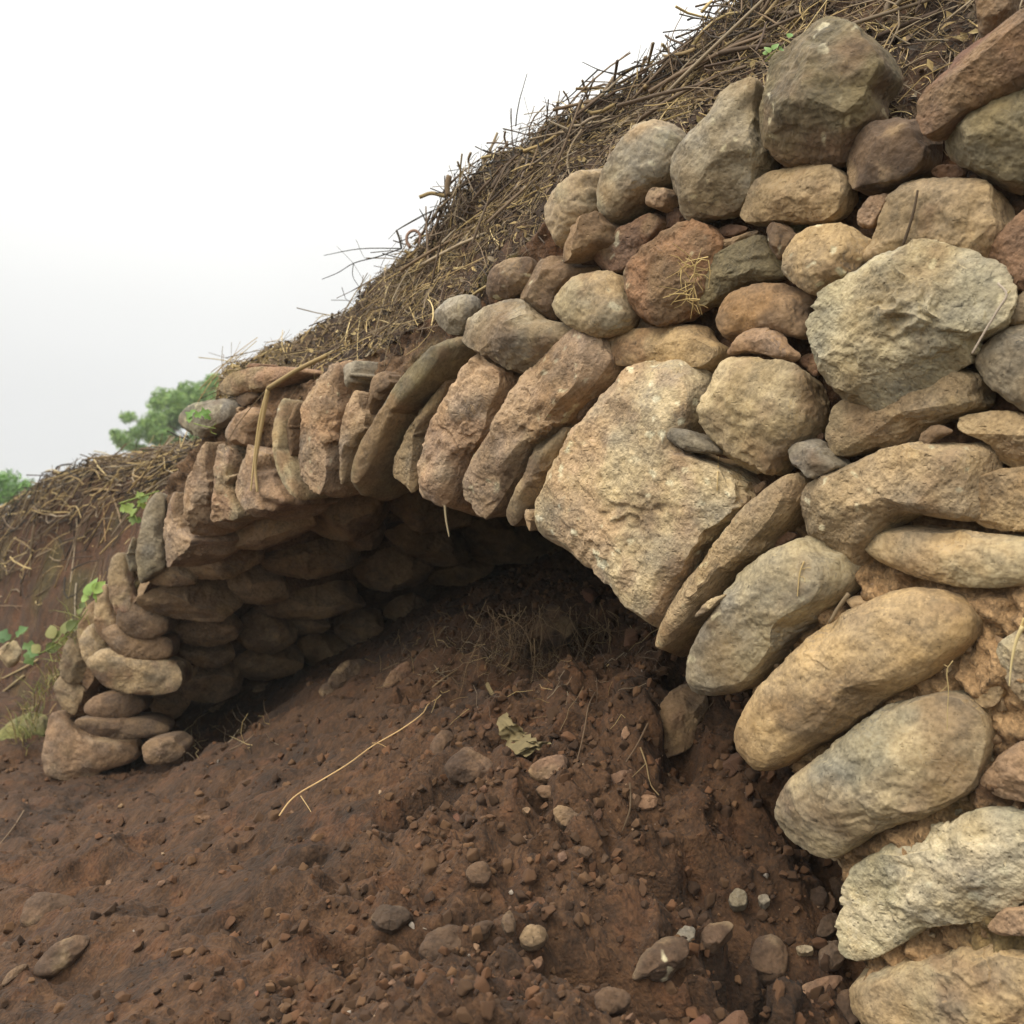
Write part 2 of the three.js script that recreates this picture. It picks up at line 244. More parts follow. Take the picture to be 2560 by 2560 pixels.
const vault = gridMesh('vault', ARCH_S.length, NS, (i, j) => {
  const a = ARCH_S[Math.max(0, i - 3)], b = ARCH_S[Math.min(ARCH_S.length - 1, i + 3)], l = Math.hypot(b[0] - a[0], b[1] - a[1]), nx = -(b[1] - a[1]) / l, ny = (b[0] - a[0]) / l, s = 0.06 + j / (NS - 1) * 3.6;
  const [t, v] = ARCH_S[i], o = 0.07 + 0.03 * noise(t * 6, v * 6, s * 6) + 0.025 * fbm(t * 16, v * 16, s * 16, 2);
  return rel(facePoint(t + nx * o, v + ny * o, -s));
}, (p) => { const q = p; return mixc(MORTAR_R, SOIL, sstep(-0.2, 0.3, fbm(q.x * 5, q.y * 5, q.z * 5, 3))); }, M.soil, (p) => [(p.x + p.y) / 0.6, (p.z + p.y * 0.4) / 0.6], bridge);
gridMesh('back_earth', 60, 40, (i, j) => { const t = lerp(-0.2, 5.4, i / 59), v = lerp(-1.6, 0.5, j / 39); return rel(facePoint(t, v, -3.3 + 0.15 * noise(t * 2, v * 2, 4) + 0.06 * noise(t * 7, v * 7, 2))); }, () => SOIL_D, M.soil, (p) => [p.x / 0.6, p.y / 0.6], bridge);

// the earth bank over the bridge and the bank to its left
function bankRows(base, crest, k) {                                 // from the foot behind the stones over the crest and down the far side
  const m1 = base.clone().lerp(crest, 0.33).addScaledVector(VV, 0.0), m2 = base.clone().lerp(crest, 0.68).addScaledVector(VV, -0.01);
  const f = base.clone().addScaledVector(VV, -0.1).addScaledVector(N, 0.0);
  return [f, base, m1, m2, crest, crest.clone().addScaledVector(N, -0.35).addScaledVector(VV, k), crest.clone().addScaledVector(N, -1.3).addScaledVector(VV, k * 3), crest.clone().addScaledVector(N, -3.8).addScaledVector(VV, -0.45), V3(crest.x - N.x * 6, -0.2, crest.z - N.z * 6)];
}
function bankMesh(name, cols, nU, amp, colour) {
  const nR = cols[0].length, sub = [3, 8, 12, 12, 12, 8, 8, 6], C = cols.map((c) => { const r = []; for (let k = 0; k < nR - 1; k++) for (let q = 0; q < sub[k]; q++) { const u = q / sub[k]; r.push(catmull(c[Math.max(0, k - 1)], c[k], c[k + 1], c[Math.min(nR - 1, k + 2)], u)); } r.push(c[nR - 1]); return r; });
  const n = C[0].length, at2 = (i, j) => { const x = i / (nU - 1) * (C.length - 1), k = Math.min(C.length - 2, Math.floor(x)), u = x - k; return catmull(C[Math.max(0, k - 1)][j], C[k][j], C[k + 1][j], C[Math.min(C.length - 1, k + 2)][j], u); };
  const m = gridMesh(name, nU, n, (i, j) => { const p = at2(i, j); const s = amp * (0.6 * noise(p.x * 4, p.y * 4, p.z * 4) + 0.5 * fbm(p.x * 11, p.y * 11, p.z * 11, 3) + 0.2 * noise(p.x * 40, p.y * 40, p.z * 40)); return p.addScaledVector(VV, s).addScaledVector(N, s * 0.7); }, colour, M.soil, (p) => [(p.x + p.y * 0.3) / 0.6, (p.z - p.y * 0.7) / 0.6]);
  m.userData.kind = 'structure';
  const pos = m.geometry.grid.attributes.position, nor = m.geometry.grid.attributes.normal, rowAt = [0]; for (const s of sub) rowAt.push(rowAt[rowAt.length - 1] + s);
  m.skin = (a, b) => { const i = clamp(Math.round(a * (nU - 1)), 1, nU - 2), j = clamp(Math.round(b), 1, n - 2), g = (q, r) => V3().fromBufferAttribute(pos, r * nU + q); return { p: g(i, j), n: V3().fromBufferAttribute(nor, j * nU + i), ta: g(i + 1, j).sub(g(i - 1, j)).normalize(), tb: g(i, j + 1).sub(g(i, j - 1)).normalize() }; };
  m.rowAt = rowAt; return m;
}
function catmull(a, b, c, d, u) { const u2 = u * u, u3 = u2 * u; const f = (w, x, y, z) => 0.5 * (2 * x + (y - w) * u + (2 * w - 5 * x + 4 * y - z) * u2 + (3 * x - w - 3 * y + z) * u3); return V3(f(a.x, b.x, c.x, d.x), f(a.y, b.y, c.y, d.y), f(a.z, b.z, c.z, d.z)); }
const bank = bankMesh('embankment', BANK.map(([bx, by, cx, cy]) => bankRows(onFace(bx, by, -0.12), onFace(cx, cy + 14, -0.5), -0.12)), 300, 0.04,
  (p) => { const a = fbm(p.x * 5, p.y * 5, p.z * 5, 3), b = fbm(p.x * 1.7, p.y * 1.7, p.z * 1.7 + 8, 2); let k = mixc(SOIL_D, lin('#5a4330'), sstep(-0.1, 0.3, a)); return mixc(k, lin('#86774c'), sstep(-0.75, -1.35, p.x) * sstep(-0.3, 0.1, b) * 0.85); });
const LBANK = [[-420, 2050, -420, 1400], [-200, 1990, -180, 1345], [-60, 1965, -40, 1312], [40, 1955, 70, 1262], [120, 1935, 150, 1215], [190, 1850, 230, 1188], [270, 1650, 310, 1172], [350, 1440, 400, 1160], [430, 1320, 480, 1140], [540, 1250, 570, 1135]];
const lbank = bankMesh('earth_bank', LBANK.map(([bx, by, cx, cy], i) => bankRows(onFace(bx, by, -0.16), onFace(cx, cy, -0.75), -0.05)), 150, 0.05,
  (p) => { const a = fbm(p.x * 4, p.y * 4, p.z * 4, 3), b = noise(p.x * 2, p.y * 2, p.z * 2 + 5); return mixc(mixc(SOIL_R, SOIL, sstep(-0.2, 0.2, a)), MOSS, sstep(0.1, 0.4, b) * 0.5); });

// ---------------------------------------------------------------- stones
const ICO = {};
function ico(d) {
  if (!ICO[d]) { const g = mergeVertices(new THREE.IcosahedronGeometry(1, d).deleteAttribute('uv').deleteAttribute('normal'), 1e-5); ICO[d] = { p: g.attributes.position.array, i: Array.from(g.index.array) }; }
  return ICO[d];
}
function calm(hex, f) { const c = new THREE.Color(hex), l = 0.3 * c.r + 0.59 * c.g + 0.11 * c.b; return '#' + new THREE.Color(lerp(c.r, l * 1.15, f), lerp(c.g, l * 0.97, f), lerp(c.b, l * 0.7, f)).getHexString(); }
const TONE = {
  buff: ['#b3976c', '#8f7752'], yellow: ['#c6a26a', '#a17c4c'], gold: ['#b99a68', '#ab9a76'], grey: ['#9d9077', '#8c7757'], olive: ['#84754f', '#6f6144'], cream: ['#c6b085', '#a5875f'], pale: ['#c3b793', '#a89368'],
  pink: ['#bd9a78', '#a28463'], rose: ['#a9825f', '#b6997a'], red: ['#8c5d42', '#a1765a'], rust: ['#80583f', '#946a4b'], earthy: ['#6a4c34', '#553c28'], brown: ['#8c6b4b', '#74573d'], dark: ['#705640', '#5b4433'], slate: ['#948b7c', '#7e7360'], white: ['#d0c39f', '#ac935f'],
  vault: ['#a5855f', '#8b6e50'], vaultp: ['#ad8b66', '#957856'], mossy: ['#777347', '#8b8064'], clod: ['#4b3626', '#5a4230'],
};
const KIND = {                                                       // squareness, front bulge, coarse relief, chips, facets
  round: { p: 2.35, tf: 0.6, n: 0.045, chip: 0.25, facets: 5, deep: 0.86 }, oval: { p: 2.5, tf: 0.66, n: 0.03, chip: 0.36, facets: 4, deep: 0.9 },
  block: { p: 3.0, tf: 0.55, n: 0.035, chip: 0.5, facets: 8, deep: 0.77 }, angular: { p: 2.8, tf: 0.62, n: 0.03, chip: 0.6, facets: 11, deep: 0.69 },
  slab: { p: 3.4, tf: 0.6, n: 0.032, chip: 0.8, facets: 7, deep: 0.79 }, rough: { p: 3.4, tf: 0.37, n: 0.07, chip: 0.9, facets: 6, deep: 0.84 }, flaky: { p: 3.2, tf: 0.5, n: 0.045, chip: 1.4, facets: 7, deep: 0.8 },
};
for (const k in TONE) TONE[k] = TONE[k].map((h) => calm(h, ['red', 'rust'].includes(k) ? 0.4 : 0.36));
const chaikin = (P) => { const o = []; P.forEach((a, i) => { const b = P[(i + 1) % P.length]; o.push([lerp(a[0], b[0], 0.2), lerp(a[1], b[1], 0.2)], [lerp(a[0], b[0], 0.8), lerp(a[1], b[1], 0.8)]); }); return o; };
function centroid(P) { let A = 0, x = 0, y = 0; P.forEach((p, i) => { const q = P[(i + 1) % P.length], c = p[0] * q[1] - q[0] * p[1]; A += c; x += (p[0] + q[0]) * c; y += (p[1] + q[1]) * c; }); return [x / (3 * A), y / (3 * A), Math.abs(A / 2)]; }
const NB = 120;
function polar(P, c) {                                              // how far the outline lies from the centre, by angle
  const R = new Float64Array(NB);
  for (let k = 0; k < NB; k++) {
    const a = k / NB * 2 * Math.PI, dx = Math.cos(a), dy = Math.sin(a); let best = 0;
    P.forEach((p, i) => { const q = P[(i + 1) % P.length], ex = q[0] - p[0], ey = q[1] - p[1], den = dx * ey - dy * ex; if (Math.abs(den) < 1e-9) return; const s = ((p[0] - c[0]) * ey - (p[1] - c[1]) * ex) / den, t = ((p[0] - c[0]) * dy - (p[1] - c[1]) * dx) / den; if (t >= 0 && t <= 1 && s > best) best = s; });
    R[k] = best || 1e-3;
  }
  return R;
}
const sampleR = (R, a) => { let x = a / (2 * Math.PI) * NB; x = ((x % NB) + NB) % NB; const i = Math.floor(x), f = x - i; return R[i] * (1 - f) + R[(i + 1) % NB] * f; };
function body(det, R, F, K, S, seedv) {                              // vertices of one boulder round its centre, in the frame F = {u, v, n}
  const src = ico(det), n = src.p.length / 3, out = new Float32Array(n * 3), front = new Uint8Array(n), th = new Float32Array(n), loc = new Float32Array(n * 3);
  const { tf, tb, size } = S; let A = 0, xx = 0, xy = 0, yy = 0;
  for (let k = 0; k < NB; k++) { const a = k / NB * 2 * Math.PI, c = Math.cos(a), s = Math.sin(a), r2 = R[k] * R[k]; A += r2 / 2; xx += r2 * r2 / 4 * c * c; xy += r2 * r2 / 4 * c * s; yy += r2 * r2 / 4 * s * s; }
  xx /= A; xy /= A; yy /= A; const D = xx * yy - xy * xy; S.ell = (a) => { const c = Math.cos(a), s = Math.sin(a); return 2 / Math.sqrt((yy * c * c - 2 * xy * c * s + xx * s * s) / D); };
  for (let i = 0; i < n; i++) {
    let x = src.p[i * 3], y = src.p[i * 3 + 1], z = src.p[i * 3 + 2]; const s = Math.hypot(x, y);
    const k = Math.pow(Math.pow(s, K.p) + Math.pow(Math.abs(z), K.p), -1 / K.p); x *= k; y *= k; z *= k;
    for (const f of S.cuts) { const d = x * f[0] + y * f[1] + z * f[2] - f[3]; if (d > 0) { const m = d * 0.97; x -= f[0] * m; y -= f[1] * m; z -= f[2] * m; } }
    const a = Math.atan2(y, x), rho = Math.min(1, Math.hypot(x, y)), re = S.ell(a), ro = sampleR(R, a), r = lerp(Math.min(re, ro * 1.7), ro, rho); let X = x * r, Y = y * r, Z = z > 0 ? z * tf : z * tb;
    th[i] = a; front[i] = z > -0.12 ? 1 : 0;
    const l = Math.hypot(X / r, Y / r, Z / tf) || 1, nx = X / r / l, ny = Y / r / l, nz = Z / tf / l;
    const px = X + seedv[0], py = Y + seedv[1], pz = Z + seedv[2], q = 1 / size;
    let d = K.n * size * (0.9 * noise(px * q * 1.7, py * q * 1.7, pz * q * 1.7) + 0.55 * noise(px * q * 4.1, py * q * 4.1, pz * q * 4.1 + 9));
    if (S.fine) {
      const kc = K.chip * clamp(size / 0.14, 0.25, 1), sx = px * S.strat[0] + py * S.strat[1], c = fbm(px * 6 + sx * 2, py * 6, pz * 6, 4), st = c * 4.2; const e = st - Math.floor(st), mk = sstep(-0.1, 0.25, noise(px * 5 + 70, py * 5, pz * 5));
      d += mk * kc * 0.014 * (Math.floor(st) + sstep(0.7, 1, e) - st) + kc * 0.012 * c + 0.006 * kc * fbm(px * 17, py * 17, pz * 17, 3);
      d += 0.0034 * noise(px * 30, py * 30, pz * 30) + (0.0016 + 0.0016 * kc) * noise(px * 75, py * 75, pz * 75) + 0.0012 * noise(px * 150, py * 150, pz * 150);
      const h = noise(px * 19 + 31, py * 19, pz * 19); if (h > 0.42) d -= kc * 0.022 * (h - 0.42);
    }
    X += nx * d; Y += ny * d; Z += nz * d;
    loc[i * 3] = X; loc[i * 3 + 1] = Y; loc[i * 3 + 2] = Z;
    for (let c = 0; c < 3; c++) out[i * 3 + c] = F.u.getComponent(c) * X + F.v.getComponent(c) * Y + F.n.getComponent(c) * Z;
  }
  return { out, front, th, loc, idx: src.i };
}
function boxMapped(b, C, sv) {                                     // grain laid on from the side that each face looks to, so that it is never stretched
  const g0 = new THREE.BufferGeometry(); g0.setAttribute('position', new THREE.BufferAttribute(b.out, 3)); g0.setIndex(b.idx); g0.computeVertexNormals();
  const nr = g0.attributes.normal.array, L = b.loc, key = new Map(), P = [], Nn = [], Cc = [], W = [], I = [], id = b.idx, Q = 0.55;
  for (let f = 0; f < id.length; f += 3) {
    const [i, j, k] = [id[f] * 3, id[f + 1] * 3, id[f + 2] * 3], ax = L[j] - L[i], ay = L[j + 1] - L[i + 1], az = L[j + 2] - L[i + 2], bx = L[k] - L[i], by = L[k + 1] - L[i + 1], bz = L[k + 2] - L[i + 2];
    const nx = Math.abs(ay * bz - az * by), ny = Math.abs(az * bx - ax * bz), nz = Math.abs(ax * by - ay * bx), m = nz >= nx * 0.9 && nz >= ny * 0.9 ? 2 : nx > ny ? 0 : 1;
    for (const v of [i, j, k]) { const kk = v + m; let o = key.get(kk); if (o === undefined) { o = P.length / 3; key.set(kk, o); P.push(b.out[v], b.out[v + 1], b.out[v + 2]); Nn.push(nr[v], nr[v + 1], nr[v + 2]); Cc.push(C[v], C[v + 1], C[v + 2]); const x = L[v] + sv[0], y = L[v + 1] + sv[1], z = L[v + 2] + sv[2]; if (m === 2) W.push(x / Q, y / Q); else if (m === 0) W.push(z / Q, y / Q); else W.push(x / Q, z / Q); } I.push(o); }
  }
  const g = new THREE.BufferGeometry(); g.setAttribute('position', new THREE.Float32BufferAttribute(P, 3)); g.setAttribute('normal', new THREE.Float32BufferAttribute(Nn, 3)); g.setAttribute('color', new THREE.Float32BufferAttribute(Cc, 3)); g.setAttribute('uv', new THREE.Float32BufferAttribute(W, 2)); g.setIndex(I); return g;
}
function stone(name, crop, outline, tone, kind, o = {}) {
  let P0 = chaikin(pts(crop, outline)); const cI = centroid(P0); if (o.grow) P0 = P0.map(([x, y]) => [cI[0] + (x - cI[0]) * o.grow, cI[1] + (y - cI[1]) * o.grow]); const K = { ...KIND[kind], ...(o.k ?? {}) };
  let F, surf;
  if (o.vault) { surf = onVault(cI[0], cI[1]); const ax = N.clone(), n = surf.n.clone().lerp(N, 0.25).normalize(); const u = ax.addScaledVector(n, -ax.dot(n)).normalize(); F = { u: u.clone(), n, v: n.clone().cross(u) }; surf = surf.p.clone().addScaledVector(n, o.w ?? -0.03); }
  else if (o.at) { const c = o.at(cI[0], cI[1]); surf = c; const n = EYE.clone().sub(c).normalize().lerp(VV, o.up ?? 0.35).normalize(), u = V3().crossVectors(VV, n).normalize(); F = { u, n, v: n.clone().cross(u) }; surf = c.clone().addScaledVector(n, o.w ?? 0); }
  else if (o.corner) { F = { u: V3(1, 0, 0), v: VV, n: V3(0, 0, 1) }; surf = onFace(cI[0], cI[1], o.w); }
  else { F = { u: U, v: VV, n: N }; surf = onFace(cI[0], cI[1], o.w ?? -0.03); if (o.tilt) { const n = N.clone().applyAxisAngle(U, o.tilt).normalize(); F = { u: U, n, v: n.clone().cross(U) }; } }
  const toLocal = ([x, y]) => { const r = ray(x, y), k = surf.clone().sub(EYE).dot(F.n) / r.dot(F.n), d = EYE.clone().addScaledVector(r, k).sub(surf); return [d.dot(F.u), d.dot(F.v)]; };
  const L0 = P0.map(toLocal); let R = polar(L0, [0, 0]);
  const size = Math.sqrt(Math.abs(centroid(L0)[2]) / Math.PI), minor = Math.min(...R), tf = Math.min(0.16, K.tf * Math.sqrt(Math.max(minor, size * 0.35) * size)) * (o.tf ?? 1), tb = o.tb ?? Math.max(0.9 * size, tf);
  seed = Math.floor(cI[0] * 131 + cI[1] * 17); const seedv = [rr(0, 40), rr(0, 40), rr(0, 40)];
  const cuts = (o.cuts ?? []).map((f) => { const l = Math.hypot(f[0], f[1], f[2]); return [f[0] / l, f[1] / l, f[2] / l, f[3]]; });
  const nf = o.cuts ? Math.ceil(K.facets * 0.4) : K.facets;
  for (let i = 0; i < nf; i++) { const a = (i + rr(-0.3, 0.3)) / nf * 2 * Math.PI * 1.618 * 3, z = rr(-0.15, 0.95), s = Math.sqrt(1 - Math.min(0.95, z * z)); cuts.push([Math.cos(a) * s, Math.sin(a) * s, z, K.deep * rr(0.9, 1.1)]); }
  const al = rr(-0.5, 0.5) + (o.grain ?? 0.5), S = { tf, tb, size, cuts, fine: false, strat: [-Math.sin(al), Math.cos(al)] };
  const T = polar(P0, cI);
  for (let it = 0; it < 6; it++) {                                   // widen or narrow the boulder until its outline has the photograph's proportions
    const b = body(11, R, F, K, S, seedv), n = b.th.length, far = new Float64Array(NB).fill(0), who = new Int32Array(NB).fill(-1);
    for (let i = 0; i < n; i++) if (b.front[i]) { const q = toPx(V3(b.out[i * 3] + surf.x, b.out[i * 3 + 1] + surf.y, b.out[i * 3 + 2] + surf.z)), dx = q[0] - cI[0], dy = q[1] - cI[1], k = ((Math.round(Math.atan2(dy, dx) / (2 * Math.PI) * NB) % NB) + NB) % NB, r = Math.hypot(dx, dy); for (const [kk, f] of [[k, 1], [(k + 1) % NB, 0.985], [(k + NB - 1) % NB, 0.985]]) if (r * f > far[kk]) { far[kk] = r * f; who[kk] = i; } }
    const sum = new Float64Array(NB), cnt = new Float64Array(NB);
    for (let k = 0; k < NB; k++) if (who[k] >= 0) { const c = clamp(T[k] / far[k], 0.6, 1.6), m = ((Math.round(b.th[who[k]] / (2 * Math.PI) * NB) % NB) + NB) % NB; for (let q = -5; q <= 5; q++) { const w = Math.exp(-q * q / 6); sum[(m + q + NB) % NB] += c * w; cnt[(m + q + NB) % NB] += w; } }
    const R2 = R.map((r, k) => (cnt[k] > 0.02 ? r * lerp(1, sum[k] / cnt[k], 0.8) : r));
    const Rm = R2.reduce((s, r) => s + r, 0) / NB; R = R2.map((r, k) => { const wd = clamp(0.65 * Rm / r, 0.5, 3); let s = 0, n2 = 0; for (let q = -8; q <= 8; q++) { const g = Math.exp(-q * q / (2 * wd * wd)); s += g * R2[(k + q + NB) % NB]; n2 += g; } return s / n2; });
  }
  const rp = Math.max(...T), det = [7, 10, 14, 20, 28, 38, 50, 66].find((d) => d >= Math.min(66, rp / (o.vault ? 5.4 : 4.4))) ?? 66;
  S.fine = true;
  const b = body(det, R, F, K, S, seedv), n = b.th.length, C = new Float32Array(n * 3);
  const c0 = lin(TONE[tone][0]), c1 = lin(TONE[tone][1]), c2 = lin(o.patch ? calm(o.patch, 0.3) : (kind === 'oval' ? '#b09a74' : '#a58c6a')), dirt = lin('#7d624a'), spot = lin(o.spot ?? '#d3c7a4');
  const sp = o.spots ?? (rnd() < 0.4 ? 0.25 : 0), br = rr(0.82, 1.0);
  for (let i = 0; i < n; i++) {
    const x = b.loc[i * 3] + seedv[0], y = b.loc[i * 3 + 1] + seedv[1], z = b.loc[i * 3 + 2] + seedv[2];
    let k = mixc(c0, c1, sstep(-0.15, 0.3, fbm(x * 5, y * 5, z * 5, 4)));
    k = mixc(k, c2, 0.6 * sstep(0.05, 0.35, fbm(x * 8 + 20, y * 8, z * 8, 3)));
    k = mixc(k, dirt, (o.dirt ?? 0.5) * sstep(0.12, 0.4, fbm(x * 6 + 40, y * 6, z * 6, 3)));
    if (o.tint) k = mixc(k, lin(o.tint), 0.75 * sstep(-0.02, 0.2, fbm(x * 3.6 + 60, y * 3.6, z * 3.6, 3)));
    if (sp) k = mixc(k, spot, sstep(0.44 - 0.12 * sp, 0.56 - 0.1 * sp, noise(x * 34, y * 34, z * 34)) * Math.min(1, 0.5 + sp) * sstep(-0.2, 0.2, noise(x * 6, y * 6, z * 6 + 3)));
    const g = br * (1 + 0.13 * noise(x * 50, y * 50, z * 50) + 0.1 * noise(x * 21, y * 21, z * 21));
    C.set([k[0] * g, k[1] * g, k[2] * g], i * 3);
  }
  const g = boxMapped(b, C, seedv);
  const m = mesh(name, g, K.chip > 0.7 ? M.rough : kind === 'oval' ? M.smooth : M.stone, o.parent ?? scene);
  m.position.copy(surf); if (o.parent) m.position.sub(bridgeBase);
  STONES.push([m, surf, cI]); return m;
}
const STONES = [];
const sp = (...a) => stone('stone', a[0], a[1], a[2], a[3], { parent: spandrel, grow: 1.04, ...(a[4] ?? {}) });
const ringM = new MB();
const vs = (...a) => stone('voussoir', a[0], a[1], a[2], a[3], { parent: ring, w: 0.0, tb: 0.3, grow: 1.09, ...(a[4] ?? {}) });
const vt = (crop, outline, tone = 'vault', kind = 'block') => stone('vault_stone', crop, outline, tone, kind, { parent: vault, vault: true, dirt: 0.6, spots: 0, w: 0.0, grow: 1.13 });
const ring = new THREE.Group(); ring.name = 'arch_ring'; bridge.add(ring); void ringM;

// the wall above the arch, upper right
sp('R1', '960,95 1050,120 1130,200 1190,270 1215,380 1150,440 1130,560 1060,680 1020,790 960,810 740,825 640,760 610,690 605,540 650,430 655,300 720,260 800,190 870,120', 'olive', 'block', { patch: '#8f7a5c', tint: '#6f5640', w: -0.0, cuts: [[-0.5, 0.5, 0.7, 0.72], [0.75, 0.2, 0.6, 0.68], [-0.3, -0.75, 0.6, 0.74], [0.1, 0.85, 0.5, 0.8]] });
sp('R1', '470,420 560,400 640,430 640,480 610,540 615,700 640,800 600,870 590,930 500,1060 290,1115 220,1100 185,960 160,840 180,750 290,640 360,560 380,490', 'grey', 'round', { patch: '#7c6a4f', tint: '#8b7c5e', k: { n: 0.07 } });
sp('R4', '1640,612 1740,615 1810,660 1830,720 1790,900 1700,950 1640,1020 1560,1100 1480,1140 1410,1080 1395,960 1420,860 1490,740 1560,650', 'grey', 'oval', { patch: '#a19a7c', tint: '#a08561' });
sp('R4', '1380,850 1420,870 1410,930 1400,1000 1390,1080 1330,1160 1270,1240 1220,1260 1170,1190 1130,1110 1130,1040 1180,950 1250,890 1310,855', 'buff', 'oval', { patch: '#8f8462', tint: '#8a7650' });
sp('R4', '1330,1075 1345,1090 1390,1050 1420,1100 1440,1150 1380,1230 1260,1325 1220,1310 1225,1250 1280,1130', 'brown', 'angular', { w: 0.03, tb: 0.1, cuts: [[-0.8, 0.3, 0.55, 0.42], [0.7, -0.3, 0.6, 0.4]] });
sp('R4', '1640,1060 1720,1100 1730,1150 1650,1230 1590,1290 1530,1380 1430,1350 1380,1310 1370,1240 1470,1160 1580,1110', 'rust', 'rough', { grain: 0.9 });
sp('R4', '1670,945 1750,945 1760,1000 1720,1060 1640,1030 1640,985', 'rose', 'block', { w: 0.0, tb: 0.1 });
sp('R4', '1745,1070 1800,1030 1835,1100 1790,1140 1735,1150', 'rust', 'rough', { w: -0.05 });
sp('R1', '640,870 740,850 850,820 980,835 1040,890 1055,980 1010,1070 920,1120 780,1110 640,1130 540,1130 505,1070 560,950 590,900', 'buff', 'block', { patch: '#8e6f4a', cuts: [[-0.1, 0.75, 0.65, 0.62], [0.1, -0.7, 0.7, 0.62], [-0.7, 0.1, 0.7, 0.8]] });
sp('R1', '1150,620 1250,600 1400,600 1430,650 1465,720 1450,830 1390,880 1300,950 1110,975 1060,920 1045,790 1080,700', 'dark', 'block', { cuts: [[-0.75, 0.25, 0.6, 0.7], [0.1, 0.85, 0.5, 0.75]] });
sp('R1', '1390,490 1450,420 1600,300 1720,220 1800,140 1860,70 1932,30 2050,0 2080,330 1932,390 1780,470 1700,530 1600,600 1560,650 1500,720 1440,660 1405,600', 'brown', 'slab', { patch: '#7d5b48', tint: '#6d4a38', w: 0.05, cuts: [[-0.3, 0.8, 0.5, 0.45], [0.35, -0.6, 0.7, 0.45]] });
sp('R1', '1560,650 1600,600 1720,530 1800,470 1932,395 2060,370 2080,750 1932,900 1850,915 1740,870 1600,810 1560,740', 'olive', 'angular', { patch: '#857a60', w: 0.0, cuts: [[0.1, 0.55, 0.8, 0.7], [0.2, -0.75, 0.6, 0.55], [-0.9, -0.1, 0.4, 0.8]] });
sp('R1', '1450,850 1540,815 1620,840 1640,870 1610,895 1480,900', 'rust', 'rough', { w: -0.05 });
sp('R1', '1320,930 1450,905 1620,905 1720,910 1790,960 1820,1080 1830,1160 1790,1260 1740,1390 1650,1380 1560,1330 1450,1310 1320,1320 1200,1340 1130,1340 1125,1290 1180,1170 1220,1060 1260,980', 'buff', 'round', { patch: '#9b7350', dirt: 0.7, k: { chip: 0.5 } });
sp('R1', '1100,1050 1160,985 1240,970 1255,1000 1200,1100 1180,1140 1110,1140 1095,1110', 'rose', 'rough', { w: -0.02 });
sp('R1', '-80,1390 -60,1320 0,1250 90,1190 190,1112 270,1110 340,1150 375,1210 360,1300 330,1420 270,1530 180,1610 100,1640 40,1610 -20,1570 -60,1490', 'brown', 'rough', { patch: '#a3835f', tint: '#9a7455', w: -0.01 });
sp('R1', '350,1300 430,1250 560,1190 610,1170 640,1230 680,1340 690,1400 600,1410 480,1450 390,1530 300,1550 260,1520 300,1400', 'olive', 'slab', { patch: '#8c7a5a', w: -0.04 });
sp('R1', '365,1240 390,1210 470,1195 560,1155 620,1165 560,1195 430,1255 370,1280', 'rose', 'slab', { w: -0.05 });
sp('R1', '660,1115 720,1130 770,1190 740,1250 700,1310 670,1270 640,1210 635,1160', 'brown', 'angular', { w: -0.02 });
sp('R1', '730,1260 780,1190 880,1140 1000,1125 1080,1150 1140,1220 1130,1310 1080,1370 980,1420 910,1490 840,1460 770,1420 715,1360', 'gold', 'round', { spots: 0.6, patch: '#a37d4c', w: -0.01 });
sp('R1', '750,1130 800,1095 900,1090 940,1110 870,1160 790,1180', 'mossy', 'rough', { w: -0.1 });
sp('R1', '390,1590 410,1530 480,1460 600,1425 720,1430 830,1470 880,1510 850,1570 850,1640 840,1720 770,1700 680,1680 600,1690 500,1700 470,1720 420,1690 395,1640', 'brown', 'oval', { patch: '#a3805a', tint: '#9c7a52' });
sp('R1', '450,1745 490,1690 530,1665 640,1660 700,1720 750,1780 690,1805 600,1780 520,1770 440,1800', 'rose', 'angular', { w: 0.02, patch: '#a98a62', cuts: [[0, 0.8, 0.6, 0.5], [0.1, -0.5, 0.8, 0.55]] });
sp('R1', '845,1590 880,1510 960,1440 1080,1380 1180,1310 1290,1250 1400,1205 1480,1215 1540,1290 1620,1370 1680,1450 1720,1540 1760,1600 1750,1640 1640,1720 1500,1790 1350,1850 1240,1910 1160,1950 1060,1990 980,1940 900,1830 880,1760 840,1680', 'pale', 'flaky', { w: 0.05, tint: '#a39a80', patch: '#9a8d6c', spots: 0.2, cuts: [[-0.42, 0.3, 0.85, 0.55], [0.15, -0.72, 0.55, 0.4], [0.62, 0.4, 0.55, 0.5], [-0.2, -0.3, 0.9, 0.6], [-0.1, 0.9, 0.4, 0.72]] });
sp('R2', '-185,100 -150,60 -60,45 60,40 200,25 300,45 360,110 430,140 400,190 330,265 240,240 120,230 -30,235 -110,240 -150,200 -170,150', 'yellow', 'block', { patch: '#a06f42', dirt: 0.8, cuts: [[0, 0.72, 0.7, 0.5], [0, -0.6, 0.8, 0.52]] });
sp('R1', '1750,1270 1790,1200 1860,1120 1932,1065 2030,1030 2080,1300 2040,1440 1932,1460 1820,1440 1770,1360', 'red', 'rough', { patch: '#8f5e42' });
sp('R1', '1840,1550 1880,1500 1932,1465 2000,1440 2050,1600 1932,1640 1850,1640 1840,1600', 'buff', 'round');
sp('R2', '1690,180 1760,100 1850,45 1932,25 2050,10 2100,300 2020,500 1932,460 1860,410 1760,330 1700,250', 'grey', 'round', { patch: '#8f7a58', tint: '#93805c' });
sp('R2', '385,260 440,200 540,190 620,205 760,215 830,270 880,400 900,480 870,560 800,640 740,700 700,780 600,760 480,710 390,640 310,540 285,470 310,410 370,330', 'cream', 'block', { patch: '#a18c62', tint: '#968463', w: 0.0, k: { p: 2.6, facets: 4, chip: 0.6 } });
